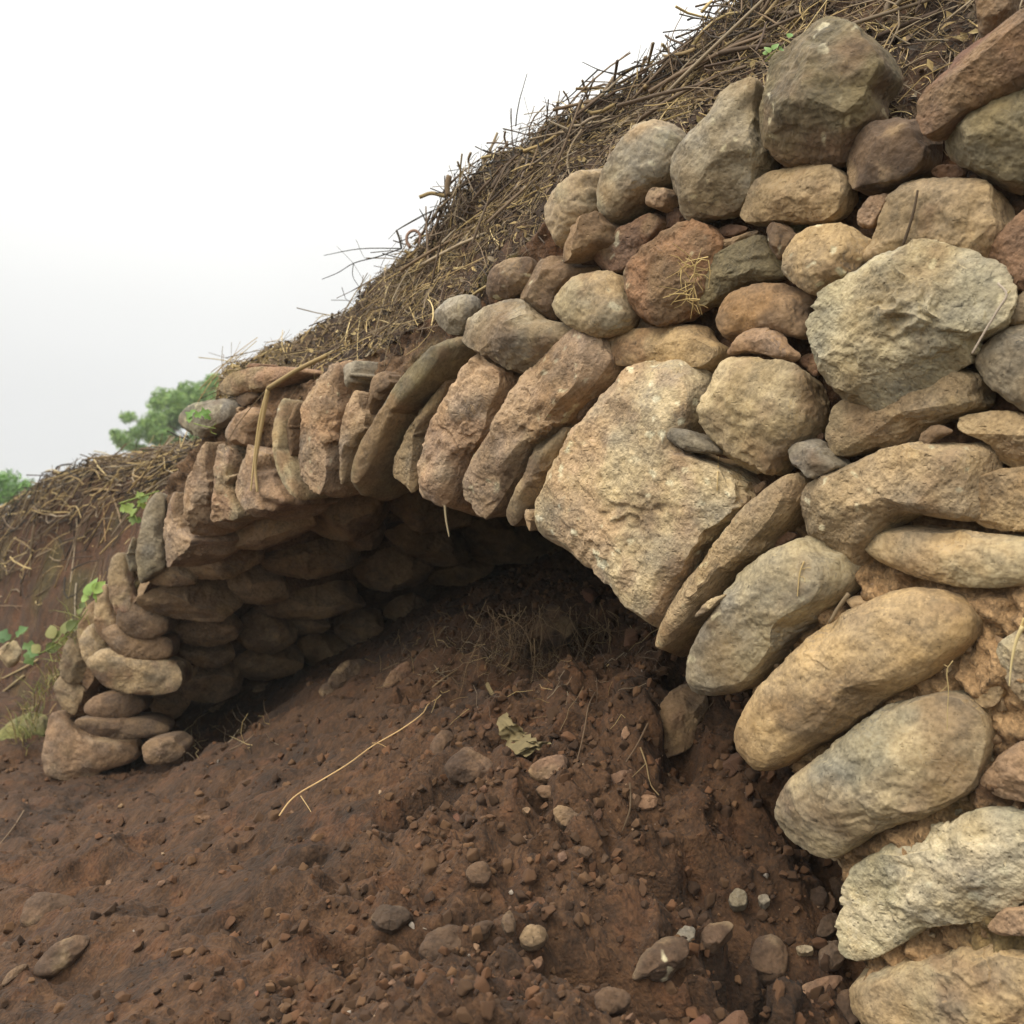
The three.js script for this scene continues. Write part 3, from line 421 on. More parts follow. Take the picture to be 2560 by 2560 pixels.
sp('R2', '940,560 990,420 1060,380 1180,340 1280,330 1400,250 1530,225 1640,250 1720,290 1725,350 1690,380 1770,420 1600,490 1400,530 1300,600 1180,650 1060,700 1000,690 960,630', 'buff', 'slab', { patch: '#9a8a68', tint: '#8e7c5c', cuts: [[-0.15, 0.5, 0.85, 0.6], [0.2, -0.85, 0.45, 0.5]] });
sp('R2', '1590,520 1620,480 1720,460 1850,460 1932,480 2050,500 2060,680 1932,700 1800,650 1700,600 1600,570', 'gold', 'slab', { cuts: [[0, 0.6, 0.8, 0.55], [-0.1, -0.8, 0.5, 0.45]] });
sp('R2', '1395,620 1420,560 1480,525 1560,545 1580,570 1500,590 1450,640 1400,640', 'brown', 'round', { w: 0.0 });
sp('R2', '820,830 940,770 1090,720 1250,650 1390,610 1520,640 1640,650 1655,700 1660,850 1640,960 1600,1025 1480,1000 1360,970 1250,990 1170,1060 1140,1140 1060,1140 930,1110 870,1080 850,990 825,920', 'buff', 'slab', { w: 0.02, patch: '#a58f6a', spots: 0.35, cuts: [[-0.1, 0.3, 0.95, 0.68], [-0.1, -0.85, 0.5, 0.5], [0.9, 0.1, 0.4, 0.85], [-0.85, -0.3, 0.4, 0.8]] });
sp('R2', '1650,980 1680,830 1750,770 1850,745 1932,740 2060,730 2080,1050 1932,1060 1800,1055 1700,1020', 'yellow', 'block', { patch: '#8f6a42', k: { chip: 0.8 } });
sp('R2', '1140,1130 1170,1070 1260,1035 1400,1035 1550,1055 1750,1070 1932,1080 2080,1090 2100,1330 1932,1345 1750,1345 1550,1330 1400,1300 1260,1250 1180,1210 1145,1170', 'gold', 'oval', { patch: '#a3834f', dirt: 0.3 });
sp('R2', '740,660 780,625 850,610 910,650 960,700 995,740 930,770 845,800 810,750 770,730', 'slate', 'angular', { w: 0.03, tb: 0.1, patch: '#9a8c74' });
sp('R2', '125,590 160,540 230,550 300,590 350,620 390,670 280,670 200,650', 'slate', 'round', { w: 0.05, tb: 0.08, patch: '#8d9096', dirt: 0.1 });
sp('R1', '370,1180 420,1135 500,1130 560,1150 450,1190 390,1200', 'rust', 'rough', { w: -0.06 });
sp('R2', '790,200 860,160 905,200 900,290 860,270', 'red', 'rough', { w: -0.06 });
sp('R2', '570,1200 620,1130 690,1060 760,1060 800,1090 700,1140 600,1210', 'red', 'rough', { w: -0.05, patch: '#a06a48' });
sp('R2', '850,600 920,560 925,600 870,615', 'red', 'rough', { w: -0.04 });
sp('R2', '500,880 620,800 640,830 590,880 560,920 520,930', 'rose', 'rough', { w: -0.05 });
// upper middle
sp('R4', '575,1570 640,1500 740,1480 780,1500 780,1570 730,1650 690,1690 620,1660 580,1610', 'slate', 'round', { patch: '#a09a86' });
sp('R4', '835,1430 870,1340 960,1300 1050,1290 1075,1340 1060,1400 1010,1470 960,1500 880,1510 840,1480', 'brown', 'round');
sp('R4', '1090,1330 1160,1280 1230,1320 1330,1370 1260,1410 1190,1480 1170,1580 1090,1560 1010,1530 1005,1480 1060,1400', 'brown', 'angular', { patch: '#a08460', cuts: [[-0.6, 0.5, 0.6, 0.55], [0.4, -0.5, 0.75, 0.5]] });
sp('R4', '1165,1540 1230,1430 1310,1380 1420,1360 1520,1390 1545,1490 1580,1580 1540,1660 1430,1710 1330,1670 1220,1620', 'gold', 'oval', { patch: '#8f6b45', dirt: 0.7, w: 0.0 });
sp('R4', '720,1690 760,1590 850,1540 940,1515 1000,1530 1100,1610 1200,1690 1120,1760 1020,1830 960,1865 900,1820 790,1770 730,1740', 'grey', 'angular', { patch: '#b0a48c', tint: '#7d6a55', spots: 0.2, w: 0.02, cuts: [[-0.3, 0.3, 0.9, 0.66], [0.75, -0.55, 0.4, 0.5]] });
sp('R4', '1545,1650 1580,1600 1650,1610 1680,1650 1600,1665', 'rose', 'rough', { w: -0.06 });

// the ring of the arch, from the lower right over the crown to the far left
vs('R3', '1110,1720 1160,1690 1300,1640 1450,1600 1600,1570 1780,1540 1932,1580 2100,1560 2150,2050 1300,2050 1160,1950 1120,1870 1105,1790', 'gold', 'block', { patch: '#a88a5c', dirt: 0.7, k: { chip: 0.6 } });
vs('R3', '1060,1230 1120,1110 1250,1050 1380,980 1550,930 1700,860 1830,860 1932,880 2100,860 2150,1250 1932,1290 1850,1350 1700,1400 1550,1410 1450,1440 1330,1540 1200,1610 1080,1580 1030,1500 1020,1420 1050,1350', 'white', 'rough', { patch: '#bda878', spots: 0.5, tint: '#a9a184', dirt: 0.25, k: { p: 2.5, facets: 3, n: 0.07 } });
vs('R3', '720,830 740,760 800,670 920,590 1040,500 1180,380 1350,310 1480,280 1600,285 1690,340 1740,430 1750,530 1710,640 1680,740 1600,800 1450,860 1300,910 1150,980 1100,1050 980,1080 850,1020 780,950 730,890', 'cream', 'oval', { patch: '#a98f60', tint: '#96907a', k: { chip: 0.55 } });
vs('R3', '505,440 530,350 620,230 760,90 900,-30 1050,-130 1200,-210 1340,-250 1480,-240 1600,-180 1670,-100 1690,-20 1640,40 1540,120 1430,210 1300,260 1180,330 1080,420 950,500 850,560 780,640 700,650 600,600 520,510', 'yellow', 'oval', { patch: '#c19a5c', dirt: 0.2 });
vs('R2', '840,1100 940,1130 1010,1200 1050,1290 1030,1360 950,1450 850,1530 750,1610 680,1700 620,1790 540,1840 420,1870 300,1840 255,1770 255,1690 310,1560 420,1420 500,1300 600,1210 720,1140', 'grey', 'oval', { patch: '#b29a6c', tint: '#b5a684', spots: 0.3, k: { chip: 0.45 } });
vs('R2', '730,780 800,790 840,830 840,950 800,1000 690,1080 620,1170 540,1230 450,1270 370,1350 310,1430 290,1540 250,1670 180,1640 120,1600 110,1540 160,1430 230,1300 330,1200 420,1080 530,930 640,830', 'buff', 'slab', { patch: '#a88a62', dirt: 0.4 });
vs('R2', '270,1500 330,1420 440,1370 430,1400 330,1480', 'cream', 'slab', { w: 0.07, tb: 0.1 });
vs('R5', '1530,235 1600,245 1760,240 1850,280 1910,340 1925,420 1880,520 1820,600 1870,680 2010,720 2090,800 2130,900 2120,970 2010,1030 1900,1130 1830,1260 1780,1340 1760,1460 1700,1530 1600,1460 1490,1410 1450,1300 1385,1305 1380,1240 1300,1190 1230,1110 1120,1060 1085,1000 1090,920 1150,800 1190,700 1270,570 1350,470 1430,380', 'cream', 'flaky', { grow: 1.03, patch: '#b0947a', tint: '#b89c7c', spots: 0.8, spot: '#ddd3b2', w: 0.03, cuts: [[-0.12, 0.02, 1, 0.5], [0.35, -0.25, 0.9, 0.56], [-0.75, -0.45, 0.5, 0.74], [0.1, -0.9, 0.4, 0.8], [0.3, 0.85, 0.45, 0.76]], k: { facets: 4, p: 3.6, tf: 0.3, chip: 1.15, n: 0.03 } });
vs('R5', '1180,590 1270,530 1285,560 1230,650 1190,740 1160,820 1110,890 1070,930 1050,1000 1030,1040 980,1010 940,950 945,900 990,850 1040,770 1060,690 1090,630', 'buff', 'round', { w: -0.02, patch: '#8f7450' });
vs('R5', '1290,460 1340,390 1450,350 1400,430 1350,510 1300,500', 'brown', 'slab', { w: -0.05 });
vs('R5', '1030,950 1080,960 1080,1010 1060,1070 1035,1030', 'rose', 'angular', { w: 0.0, tb: 0.1 });
vs('R5', '1270,55 1330,60 1420,110 1440,170 1450,240 1440,310 1340,380 1290,440 1250,500 1180,560 1090,640 1060,700 1030,770 980,840 950,900 940,1000 860,960 780,900 740,840 735,770 770,670 850,580 900,490 960,390 1020,290 1110,200 1180,110', 'pink', 'rough', { patch: '#b59a74', tint: '#a08260', k: { facets: 5 } });
vs('R5', '770,180 830,190 880,240 950,290 960,340 900,430 870,520 830,600 770,670 740,760 730,880 680,920 600,900 520,850 475,780 520,700 540,560 590,470 640,400 690,280', 'pink', 'rough', { patch: '#b59a7a', tint: '#a8886a', k: { facets: 5 } });
vs('R5', '700,240 695,290 650,400 600,470 555,560 540,640 510,690 500,780 560,880 470,850 430,800 355,755 400,660 440,560 500,460 600,340', 'buff', 'slab', { w: -0.02, patch: '#9a7a58' });
vs('R5', '740,95 750,160 730,210 680,260 590,350 490,460 430,560 390,660 350,760 330,840 260,855 190,820 165,750 185,670 240,570 300,470 380,350 450,250 550,150 650,100', 'olive', 'oval', { patch: '#7f6f4c', tint: '#8a6f50', k: { p: 2.6 } });
vs('R5', '215,350 230,400 240,470 270,500 230,580 190,660 165,740 150,850 100,840 95,730 105,600 120,480 150,400', 'pink', 'rough', { patch: '#a58a62' });
vs('R5', '280,280 350,260 410,300 370,360 310,440 265,500 240,480 260,400 255,320', 'brown', 'round', { w: -0.03 });
vs('R7', '1740,220 1760,260 1740,330 1730,400 1715,480 1710,600 1705,720 1690,820 1640,865 1570,840 1510,780 1510,700 1520,580 1520,450 1560,370 1610,290 1690,235', 'pink', 'rough', { patch: '#b39474', tint: '#a88666' });
vs('R7', '1730,225 1800,205 1830,220 1830,310 1770,355 1735,320', 'slate', 'block', { w: 0.0 });
vs('R7', '1440,400 1490,372 1500,390 1470,480 1455,560 1460,650 1490,730 1530,810 1550,890 1490,895 1440,840 1400,770 1380,650 1375,540 1400,450', 'gold', 'round', { patch: '#a8794f', spots: 0.2 });
vs('R7', '1500,400 1530,400 1520,470 1510,600 1510,690 1470,680 1450,640 1450,550 1465,470', 'brown', 'slab', { w: -0.01 });
vs('R7', '1270,640 1300,640 1390,680 1390,760 1420,850 1450,900 1390,960 1310,1000 1220,930 1190,860 1205,790 1230,710', 'rose', 'rough', { patch: '#a27c62' });
vs('R7', '1270,440 1330,470 1300,560 1280,630 1180,625 1135,580 1150,530 1200,470', 'rose', 'block');
vs('R7', '1090,640 1150,630 1210,660 1220,720 1200,790 1190,870 1250,960 1200,990 1060,1005 1045,980 1080,900 1080,800 1080,720', 'cream', 'rough', { patch: '#ab8468', tint: '#ac8a6e' });
vs('R7', '1040,600 1090,610 1085,720 1080,850 1070,930 1020,1040 960,1090 935,1010 930,870 960,770 1000,720 1000,660', 'pink', 'rough', { patch: '#b28c68' });
vs('R7', '900,850 930,850 930,960 950,1060 990,1110 960,1180 870,1240 845,1240 825,1040 850,950 880,880', 'pink', 'rough', { patch: '#a3785e' });
vs('R7', '690,1060 705,1080 690,1180 680,1290 650,1280 645,1150', 'grey', 'slab');
const vc = (crop, outline, tone, o = {}) => stone('voussoir', crop, outline, tone, o.kind ?? 'round', { parent: ring, corner: true, grow: 1.05, w: -0.1, tb: 0.3, dirt: 0.8, spots: 0, tf: 0.85, patch: '#8b6c54', k: { p: 2.4, facets: 2, chip: 0.3 }, ...o });
vc('R7', '800,870 850,900 850,950 832,1040 840,1160 840,1250 800,1262 740,1312 700,1330 680,1200 705,1050 720,960 750,900', 'grey', { patch: '#8a8066', w: -0.03, dirt: 0.3 });
vc('R7', '555,1195 640,1170 655,1280 690,1400 740,1470 700,1535 620,1530 560,1430 540,1300', 'buff', { tint: '#a98570', w: -0.04 });
vc('R7', '600,1420 690,1385 770,1450 855,1505 845,1572 760,1604 660,1594 585,1535', 'brown');
vc('R7', '475,1400 545,1310 565,1430 610,1530 600,1600 540,1625 475,1560', 'buff', { w: -0.04 });
vc('R7', '500,1570 600,1520 720,1580 850,1585 874,1640 860,1702 740,1717 600,1707', 'brown', { patch: '#a08264' });
vc('R7', '395,1600 470,1520 530,1610 585,1690 560,1790 480,1795 415,1700', 'buff', { w: -0.04 });
vc('R7', '430,1720 540,1640 700,1685 880,1705 917,1770 892,1862 780,1887 620,1877 520,1840', 'buff');
vc('R7', '300,1740 325,1630 395,1540 440,1660 460,1760 430,1820 350,1830 305,1800', 'buff', { w: -0.06 });
vc('R7', '385,1560 430,1450 480,1400 520,1480 500,1580 450,1640 400,1640', 'buff', { w: -0.08 });
vc('R8', '270,230 320,170 400,130 460,180 530,240 560,280 480,310 430,370 370,380 300,320', 'buff', { patch: '#8f7a52' });
vc('R8', '425,330 480,275 600,260 720,280 740,320 710,370 620,400 500,400 430,370', 'brown');
vc('R8', '365,390 440,385 600,400 760,385 860,425 840,480 740,495 600,500 460,480 390,430', 'brown', { kind: 'slab' });
vc('R8', '215,590 235,500 250,400 300,350 360,410 440,480 600,500 690,505 700,590 640,630 500,660 420,700 300,700 235,680', 'rose', { kind: 'block', patch: '#8f7352' });
vc('R8', '715,520 850,480 950,540 900,600 800,630 730,620', 'brown', { kind: 'block' });

// the underside of the vault
vt('R7', '960,1180 1050,1100 1300,1120 1310,1220 1180,1280 1000,1300 880,1250', 'vaultp'); vt('R7', '1310,1200 1450,1140 1700,1140 1800,1200 1700,1270 1500,1290 1380,1270');
vt('R7', '1060,1060 1250,1000 1500,960 1600,1000 1500,1090 1300,1140 1100,1110', 'vaultp'); vt('R7', '1540,920 1900,870 1950,1000 1850,1080 1650,1080 1530,1030', 'vaultp');
vt('R7', '690,1410 760,1340 900,1320 1050,1350 1200,1420 1150,1500 950,1500 780,1480'); vt('R7', '745,1310 850,1255 960,1270 1010,1320 900,1330 800,1340', 'vault', 'angular');
vt('R7', '1030,1340 1200,1270 1400,1300 1450,1390 1350,1430 1200,1410 1080,1370', 'vaultp'); vt('R7', '1280,1440 1450,1380 1700,1370 1820,1420 1750,1480 1500,1500 1350,1490');
vt('R7', '850,1530 1000,1515 1180,1520 1180,1610 1050,1640 900,1620', 'vaultp', 'rough'); vt('R7', '1200,1540 1300,1470 1450,1530 1500,1590 1400,1670 1280,1660 1200,1610', 'vault', 'round');
vt('R7', '1400,1490 1650,1500 1640,1570 1500,1580'); vt('R7', '1680,1560 1720,1500 1850,1490 1932,1520 1900,1620 1780,1640', 'vaultp', 'round');
vt('R7', '910,1650 1050,1650 1180,1660 1150,1730 1050,1750 930,1710', 'vault', 'round'); vt('R7', '1190,1680 1400,1680 1520,1700 1490,1780 1300,1810 1180,1780');
vt('R7', '1490,1620 1600,1580 1680,1630 1760,1650 1680,1740 1560,1740', 'vault', 'round'); vt('R8', '910,170 1000,140 1180,160 1200,260 1080,310 940,290', 'vaultp');
vt('R8', '760,290 850,280 970,290 900,380 840,405 770,360', 'vault', 'round'); vt('R8', '1030,340 1150,310 1300,320 1450,350 1300,410 1150,410', 'vaultp', 'round');
vt('R8', '1270,240 1330,230 1500,270 1480,320 1330,310'); vt('R8', '950,180 980,130 1000,150 970,195', 'buff');
vt('R5', '650,1080 760,960 930,1000 1200,1110 1350,1200 1100,1200 850,1220 700,1160', 'vaultp'); vt('R5', '300,1060 500,1010 680,1100 760,1200 600,1240 400,1140'); vt('R5', '170,1250 350,1150 560,1230 500,1330 300,1360 220,1320', 'vaultp');
vt('R5', '330,1450 400,1410 530,1430 540,1480 400,1515 330,1490', 'vaultp', 'round'); vt('R5', '350,870 600,930 800,1000 640,1060 480,1010 300,960'); vt('R5', '560,1240 760,1210 900,1230 760,1330 560,1330'); vt('R5', '200,1000 300,1040 300,1140 160,1160 120,1060', 'vaultp');
vt('R5', '0,1380 140,1380 220,1440 140,1480 10,1460'); vt('R5', '900,1240 1100,1210 1300,1220 1200,1300 980,1310', 'vaultp');

// slabs that lie loose on the left end of the ring
vs('R7', '1120,300 1170,270 1250,245 1500,235 1540,260 1450,310 1340,350 1240,370 1170,385 1120,360', 'buff', 'slab', { patch: '#8a7254', w: -0.05, tb: 0.25, tint: '#a07c62' });
vs('R7', '1235,235 1260,218 1320,220 1310,240 1250,243', 'red', 'slab', { w: -0.1, tb: 0.1 });
vs('R7', '1190,370 1320,350 1330,400 1240,440 1190,410', 'dark', 'block', { w: -0.06 });
vs('R7', '910,490 950,430 1080,405 1180,400 1190,450 1150,520 1050,590 970,570 915,530', 'slate', 'block', { patch: '#6f5a4a', tint: '#8f8a72', w: -0.03 });
vs('R7', '1185,440 1240,435 1230,460 1190,475', 'rose', 'round', { w: -0.05 });
sp('R1', '1680,-80 1900,-80 1860,60 1790,135 1725,205 1692,150', 'brown', 'slab', { w: -0.02, patch: '#7c6650' });
// chips and cobbles bedded in the mortar at the right
sp('R3', '1635,240 1700,210 1800,180 1840,260 1800,320 1730,350 1660,280', 'gold', 'block', { w: -0.01 });
sp('R3', '1790,60 1830,0 1932,-50 2050,-60 2050,300 1932,310 1870,260 1830,180 1800,130', 'pale', 'rough', { w: 0.0 });
sp('R3', '1705,720 1750,650 1830,560 1932,510 2060,480 2080,830 1932,820 1780,780', 'rose', 'block', { w: 0.0 });
sp('R3', '1300,940 1360,890 1440,870 1460,930 1380,975 1320,990', 'rose', 'rough', { w: -0.02 });
sp('R3', '1470,860 1560,800 1660,810 1650,860 1550,920 1480,940', 'mossy', 'rough', { w: -0.04, patch: '#9c7f58' });
sp('R3', '1740,1440 1820,1350 1932,1350 2060,1330 2060,1490 1932,1490 1800,1490', 'rose', 'rough', { w: 0.03 });
sp('R3', '1180,350 1250,300 1310,280 1330,310 1260,350 1190,385', 'rose', 'rough', { w: -0.03 });
sp('R2', '1105,1380 1150,1330 1200,1330 1210,1370 1160,1405', 'rose', 'round', { w: -0.04 });
sp('R3', '1110,990 1200,950 1290,950 1310,1000 1200,1060 1130,1060', 'mossy', 'rough', { w: -0.06 });
function lumpGeo(s, det = 2) { const g = mergeVertices(new THREE.IcosahedronGeometry(1, det).deleteAttribute('uv').deleteAttribute('normal')), p = g.attributes.position; for (let i = 0; i < p.count; i++) { const x = p.getX(i), y = p.getY(i), z = p.getZ(i), k = 1 + 0.5 * noise(x * 1.6 + s, y * 1.6, z * 1.6) + 0.4 * noise(x * 3.7 + s, y * 3.7, z * 3.7); let X = x * k, Y = y * k, Z = z * k; for (const [a, e, c, d] of [[0.6, 0.6, 0.5, 0.62], [-0.7, 0.3, 0.6, 0.58], [0.1, -0.8, 0.6, 0.6], [0.3, 0.5, -0.8, 0.6], [-0.5, -0.5, -0.7, 0.62]]) { const q = X * a + Y * e + Z * c - d; if (q > 0) { X -= a * q; Y -= e * q; Z -= c * q; } } p.setXYZ(i, X, Y * 0.75, Z); } g.computeVertexNormals(); const u = new Float32Array(p.count * 2); for (let i = 0; i < p.count; i++) { u[i * 2] = p.getX(i) * 0.1 + s; u[i * 2 + 1] = (p.getY(i) + p.getZ(i)) * 0.07; } g.setAttribute('uv', new THREE.BufferAttribute(u, 2)); return g; }
const soilSpot = () => { for (;;) { const z = -Math.pow(rnd(), 0.8) * 5 - 1.3, x = rr(-0.55, 0.5) * -z; if (rnd() < 0.12 + 0.88 * roughness(x, z)) return V3(x, soilY(x, z), z); } };

// ---------------------------------------------------------------- rocks on and in the earth slope
const rk = (label, crop, outline, tone, kind, o = {}) => { const m = stone('rock', crop, outline, tone, kind, { at: onSoil, w: 0.01, tb: 0.06, dirt: 0.8, spots: 0, ...o }); return tag(m, label, 'rock'); };
rk('upright brown rock just under the lowest thin voussoir, at the right edge of the hollow', 'R6', '1640,440 1700,330 1770,240 1850,210 1930,240 1960,330 1900,440 1820,530 1740,560 1680,520', 'brown', 'block', { w: 0.04 });
rk('dusty red rock half sunk in the slope below and left of the crumpled dry leaf', 'R6', '620,640 660,580 740,530 830,580 880,620 860,690 740,720 660,720', 'earthy', 'round');
rk('small reddish rock resting directly below the tip of the crumpled dry leaf', 'R6', '1045,650 1080,610 1200,570 1250,590 1240,680 1170,715 1070,700', 'rust', 'round', { w: 0.03 });
rk('pale brown knobbly elongated rock lying diagonally in the middle of the slope', 'R6', '1165,860 1210,820 1290,860 1350,920 1380,1000 1340,1010 1290,960 1200,930', 'brown', 'rough', { w: 0.03 });
rk('red brown rock with a white scar near the lower right of the slope', 'R6', '1580,1660 1640,1550 1740,1480 1850,1500 1860,1600 1760,1670 1600,1700', 'earthy', 'block', { spots: 0.6, w: 0.03 });
rk('large rounded red rock beside the lower right voussoirs', 'R3', '550,1600 580,1500 680,1470 750,1560 740,1680 640,1730 560,1680', 'earthy', 'round', { w: 0.03 });
rk('wedge shaped orange brown rock at the foot of the bottom voussoir', 'R3', '750,1790 800,1740 920,1690 1030,1680 1000,1750 900,1830 770,1850', 'rust', 'block', { w: 0.03 });
rk('brown rock touching the left end of the bottom voussoir', 'R3', '975,1830 1010,1760 1100,1750 1130,1900 1050,1950 990,1900', 'earthy', 'round', { w: 0.03 });
rk('smooth cigar shaped brown cobble lying near the lower left corner', 'R8', '160,1660 200,1590 300,1510 400,1475 460,1490 440,1560 340,1650 230,1710 170,1700', 'earthy', 'oval', { w: 0.04 });
rk('pale thin stone at the left edge beside the cigar shaped cobble', 'R8', '0,1730 50,1660 120,1620 150,1640 90,1690 20,1750', 'brown', 'rough', { w: 0.02 });
rk('pale pinkish white stone on the left bank beside bright green shoots', 'R7', '-20,1670 30,1625 80,1610 115,1660 90,1720 30,1735', 'cream', 'block', { at: (x, y) => onFace(x, y, -0.1), spots: 0, dirt: 0.2 });
rk('mossy green boulder at the left edge beside the foot of the arch', 'R8', '-20,470 60,400 150,360 240,380 250,450 200,560 100,620 0,620 -60,560', 'mossy', 'round', { at: (x, y) => onFace(x, y, -0.1), tint: '#73743c' });
const em = (crop, outline, tone = 'earthy', kind = 'round', o = {}) => { const m = stone('embedded_stone', crop, outline, tone, kind, { at: onSoil, w: 0.012, tb: 0.05, dirt: 0.8, spots: 0, ...o }); soil.add(m); return m; };
em('R6', '550,600 560,500 620,440 680,470 650,560 600,610'); em('R6', '1085,760 1110,730 1180,740 1200,790 1120,800'); em('R6', '725,1180 760,1120 830,1110 870,1170 840,1240 770,1230', 'earthy'); em('R6', '910,1410 950,1350 980,1380 985,1480 930,1480', 'dark');
em('R6', '1510,470 1540,425 1565,470 1530,515', 'rust'); em('R6', '1000,1490 1040,1430 1130,1430 1150,1500 1080,1560 1010,1540', 'dark'); em('R6', '750,1480 790,1410 880,1410 850,1470 780,1520', 'earthy', 'angular'); em('R3', '895,1590 920,1510 1010,1510 1040,1600 970,1670 900,1650', 'dark');
em('R3', '300,1500 330,1430 440,1410 480,1450 380,1560 310,1550', 'earthy', 'block'); em('R3', '880,1470 930,1380 1000,1370 1010,1450 920,1510', 'dark', 'rough'); em('R8', '90,1420 130,1310 200,1260 380,1290 430,1380 350,1450 150,1470', 'earthy', 'round', { w: -0.03 }); em('R8', '0,1570 20,1510 70,1520 80,1560 40,1590', 'earthy');
em('R6', '480,1560 560,1450 700,1430 770,1500 700,1590 560,1640', 'earthy', 'round', { w: -0.01 }); em('R6', '250,1400 300,1330 420,1340 480,1400 380,1470 290,1450', 'clod', 'block'); em('R3', '440,1300 480,1240 540,1270 540,1340 470,1350', 'slate', 'rough'); em('R6', '1375,1790 1430,1740 1560,1760 1560,1850 1440,1890 1385,1850', 'earthy', 'round', { w: 0.02 });
em('R6', '1035,1680 1060,1620 1110,1580 1130,1620 1060,1700', 'rust', 'angular'); em('R3', '940,1190 1050,1180 1060,1330 1020,1360 970,1270', 'earthy', 'slab', { w: 0.0 }); em('R3', '840,1260 920,1230 960,1300 920,1370 860,1340', 'earthy', 'block'); em('R6', '1000,1000 1040,980 1055,1020 1030,1040', 'rust'); em('R6', '1010,850 1040,835 1065,855 1040,880', 'rust'); em('R6', '1290,1060 1330,1030 1380,1060 1340,1110', 'earthy'); em('R6', '1400,1100 1430,1070 1460,1100 1420,1130', 'earthy'); em('R8', '980,890 1030,880 1080,885 1040,920', 'rust', 'slab'); em('R8', '980,1780 1010,1750 1025,1780 990,1800', 'rust'); em('R8', '590,840 610,820 625,830 605,850', 'rust'); em('R6', '1190,1080 1230,1060 1250,1100 1210,1130', 'rust'); em('R6', '1770,1500 1830,1430 1890,1450 1880,1510 1830,1540', 'slate', 'rough'); em('R3', '590,1290 640,1270 660,1320 610,1340', 'slate', 'rough'); em('R3', '780,1540 860,1530 880,1570 800,1580', 'cream', 'rough'); em('R6', '1420,700 1470,670 1560,640 1580,670 1500,730 1430,740', 'rust', 'block'); em('R6', '1570,810 1640,770 1700,790 1690,850 1600,860', 'rust', 'block'); em('R5', '1540,1560 1600,1540 1660,1560 1640,1620 1560,1620', 'earthy'); em('R6', '310,220 380,130 450,100 460,180 380,230 330,260', 'rust', 'rough'); em('R6', '970,220 1000,175 1015,190 990,235', 'red'); em('R8', '1640,200 1720,110 1830,90 1850,160 1720,250', 'dark', 'rough'); em('R6', '0,230 60,200 110,240 60,300 10,290', 'dark', 'rough');

{ seed = 515; const geos = [0, 1, 2, 3, 4].map((s) => lumpGeo(s * 7 + 3, 3)), mats = ['#5f4431', '#523a2a', '#6a4c38', '#765c46', '#5e3f2e'].map((c) => new THREE.MeshStandardMaterial({ color: c, roughness: 0.97, bumpMap: stoneBump, bumpScale: 0.006 }));
  for (let k = 0; k < 95; k++) { const p = soilSpot(), r = 0.011 + 0.03 * Math.pow(rnd(), 1.7); if (p.x < -0.7 && rnd() < 0.7) continue; const m = mesh('embedded_stone', pick(geos), pick(mats), soil); m.position.copy(p).add(V3(0, r * 0.15, 0)); m.rotation.set(rr(0, 6), rr(0, 6), rr(0, 6)); m.scale.set(r * rr(0.9, 1.5), r, r * rr(0.8, 1.2)); } }
{ seed = 616; const im = new THREE.InstancedMesh(lumpGeo(11, 2), new THREE.MeshStandardMaterial({ roughness: 1, bumpMap: soilBump, bumpScale: 0.004 }), 1100), m4 = new THREE.Matrix4(), q = new THREE.Quaternion(), c = new THREE.Color();
  for (let k = 0; k < 1100; k++) { const t = rr(-0.35, 0.62), v = rr(-1.15, -0.18), r = 0.004 + 0.026 * Math.pow(rnd(), 2.8); q.setFromEuler(new THREE.Euler(rr(0, 6), rr(0, 6), rr(0, 6))); m4.compose(rel(facePoint(t, v, v > archV(t) + 0.1 ? rr(-0.065, -0.03) : -0.4)), q, V3(r * rr(0.8, 1.5), r, r)); im.setMatrixAt(k, m4); const l = lin(pick(['#ab9270', '#a08868', '#b8a484', '#8a7256', '#978062'])); c.setRGB(l[0], l[1], l[2]); im.setColorAt(k, c); }
  im.name = 'mortar_lumps'; im.userData.kind = 'stuff'; spandrel.add(im); }
// a dark sod that overhangs the hollow, with roots
const sod = stone('root_clod', 'R5', '1020,1580 1060,1530 1150,1480 1250,1480 1310,1500 1290,1580 1240,1620 1120,1620 1040,1650', 'clod', 'rough', { at: onSoil, w: 0.2, tb: 0.25, dirt: 0.9 });
tag(sod, 'dark lump of sod with fine roots hanging over the deepest part of the hollow', 'clod');
{ const b = new MB(); seed = 77; for (let k = 0; k < 150; k++) { const p = sod.position.clone().add(V3(rr(-0.26, 0.22), rr(-0.12, 0.02), rr(0.0, 0.14))), path = [p]; let d = V3(gauss() * 0.7, -1, gauss() * 0.5 + 0.2).normalize(); for (let q = 0; q < 6; q++) { d.add(V3(gauss() * 0.5, gauss() * 0.4, gauss() * 0.4)).normalize(); path.push(path[q].clone().addScaledVector(d, rr(0.02, 0.05))); } b.tube(path, rr(0.0008, 0.0022), 0.0006, lin(pick(['#6a5640', '#4d3c2b', '#8a7354'])), 3); }
  const m = b.build('roots', M.twig, sod, sod.position); m.userData.kind = 'stuff'; }

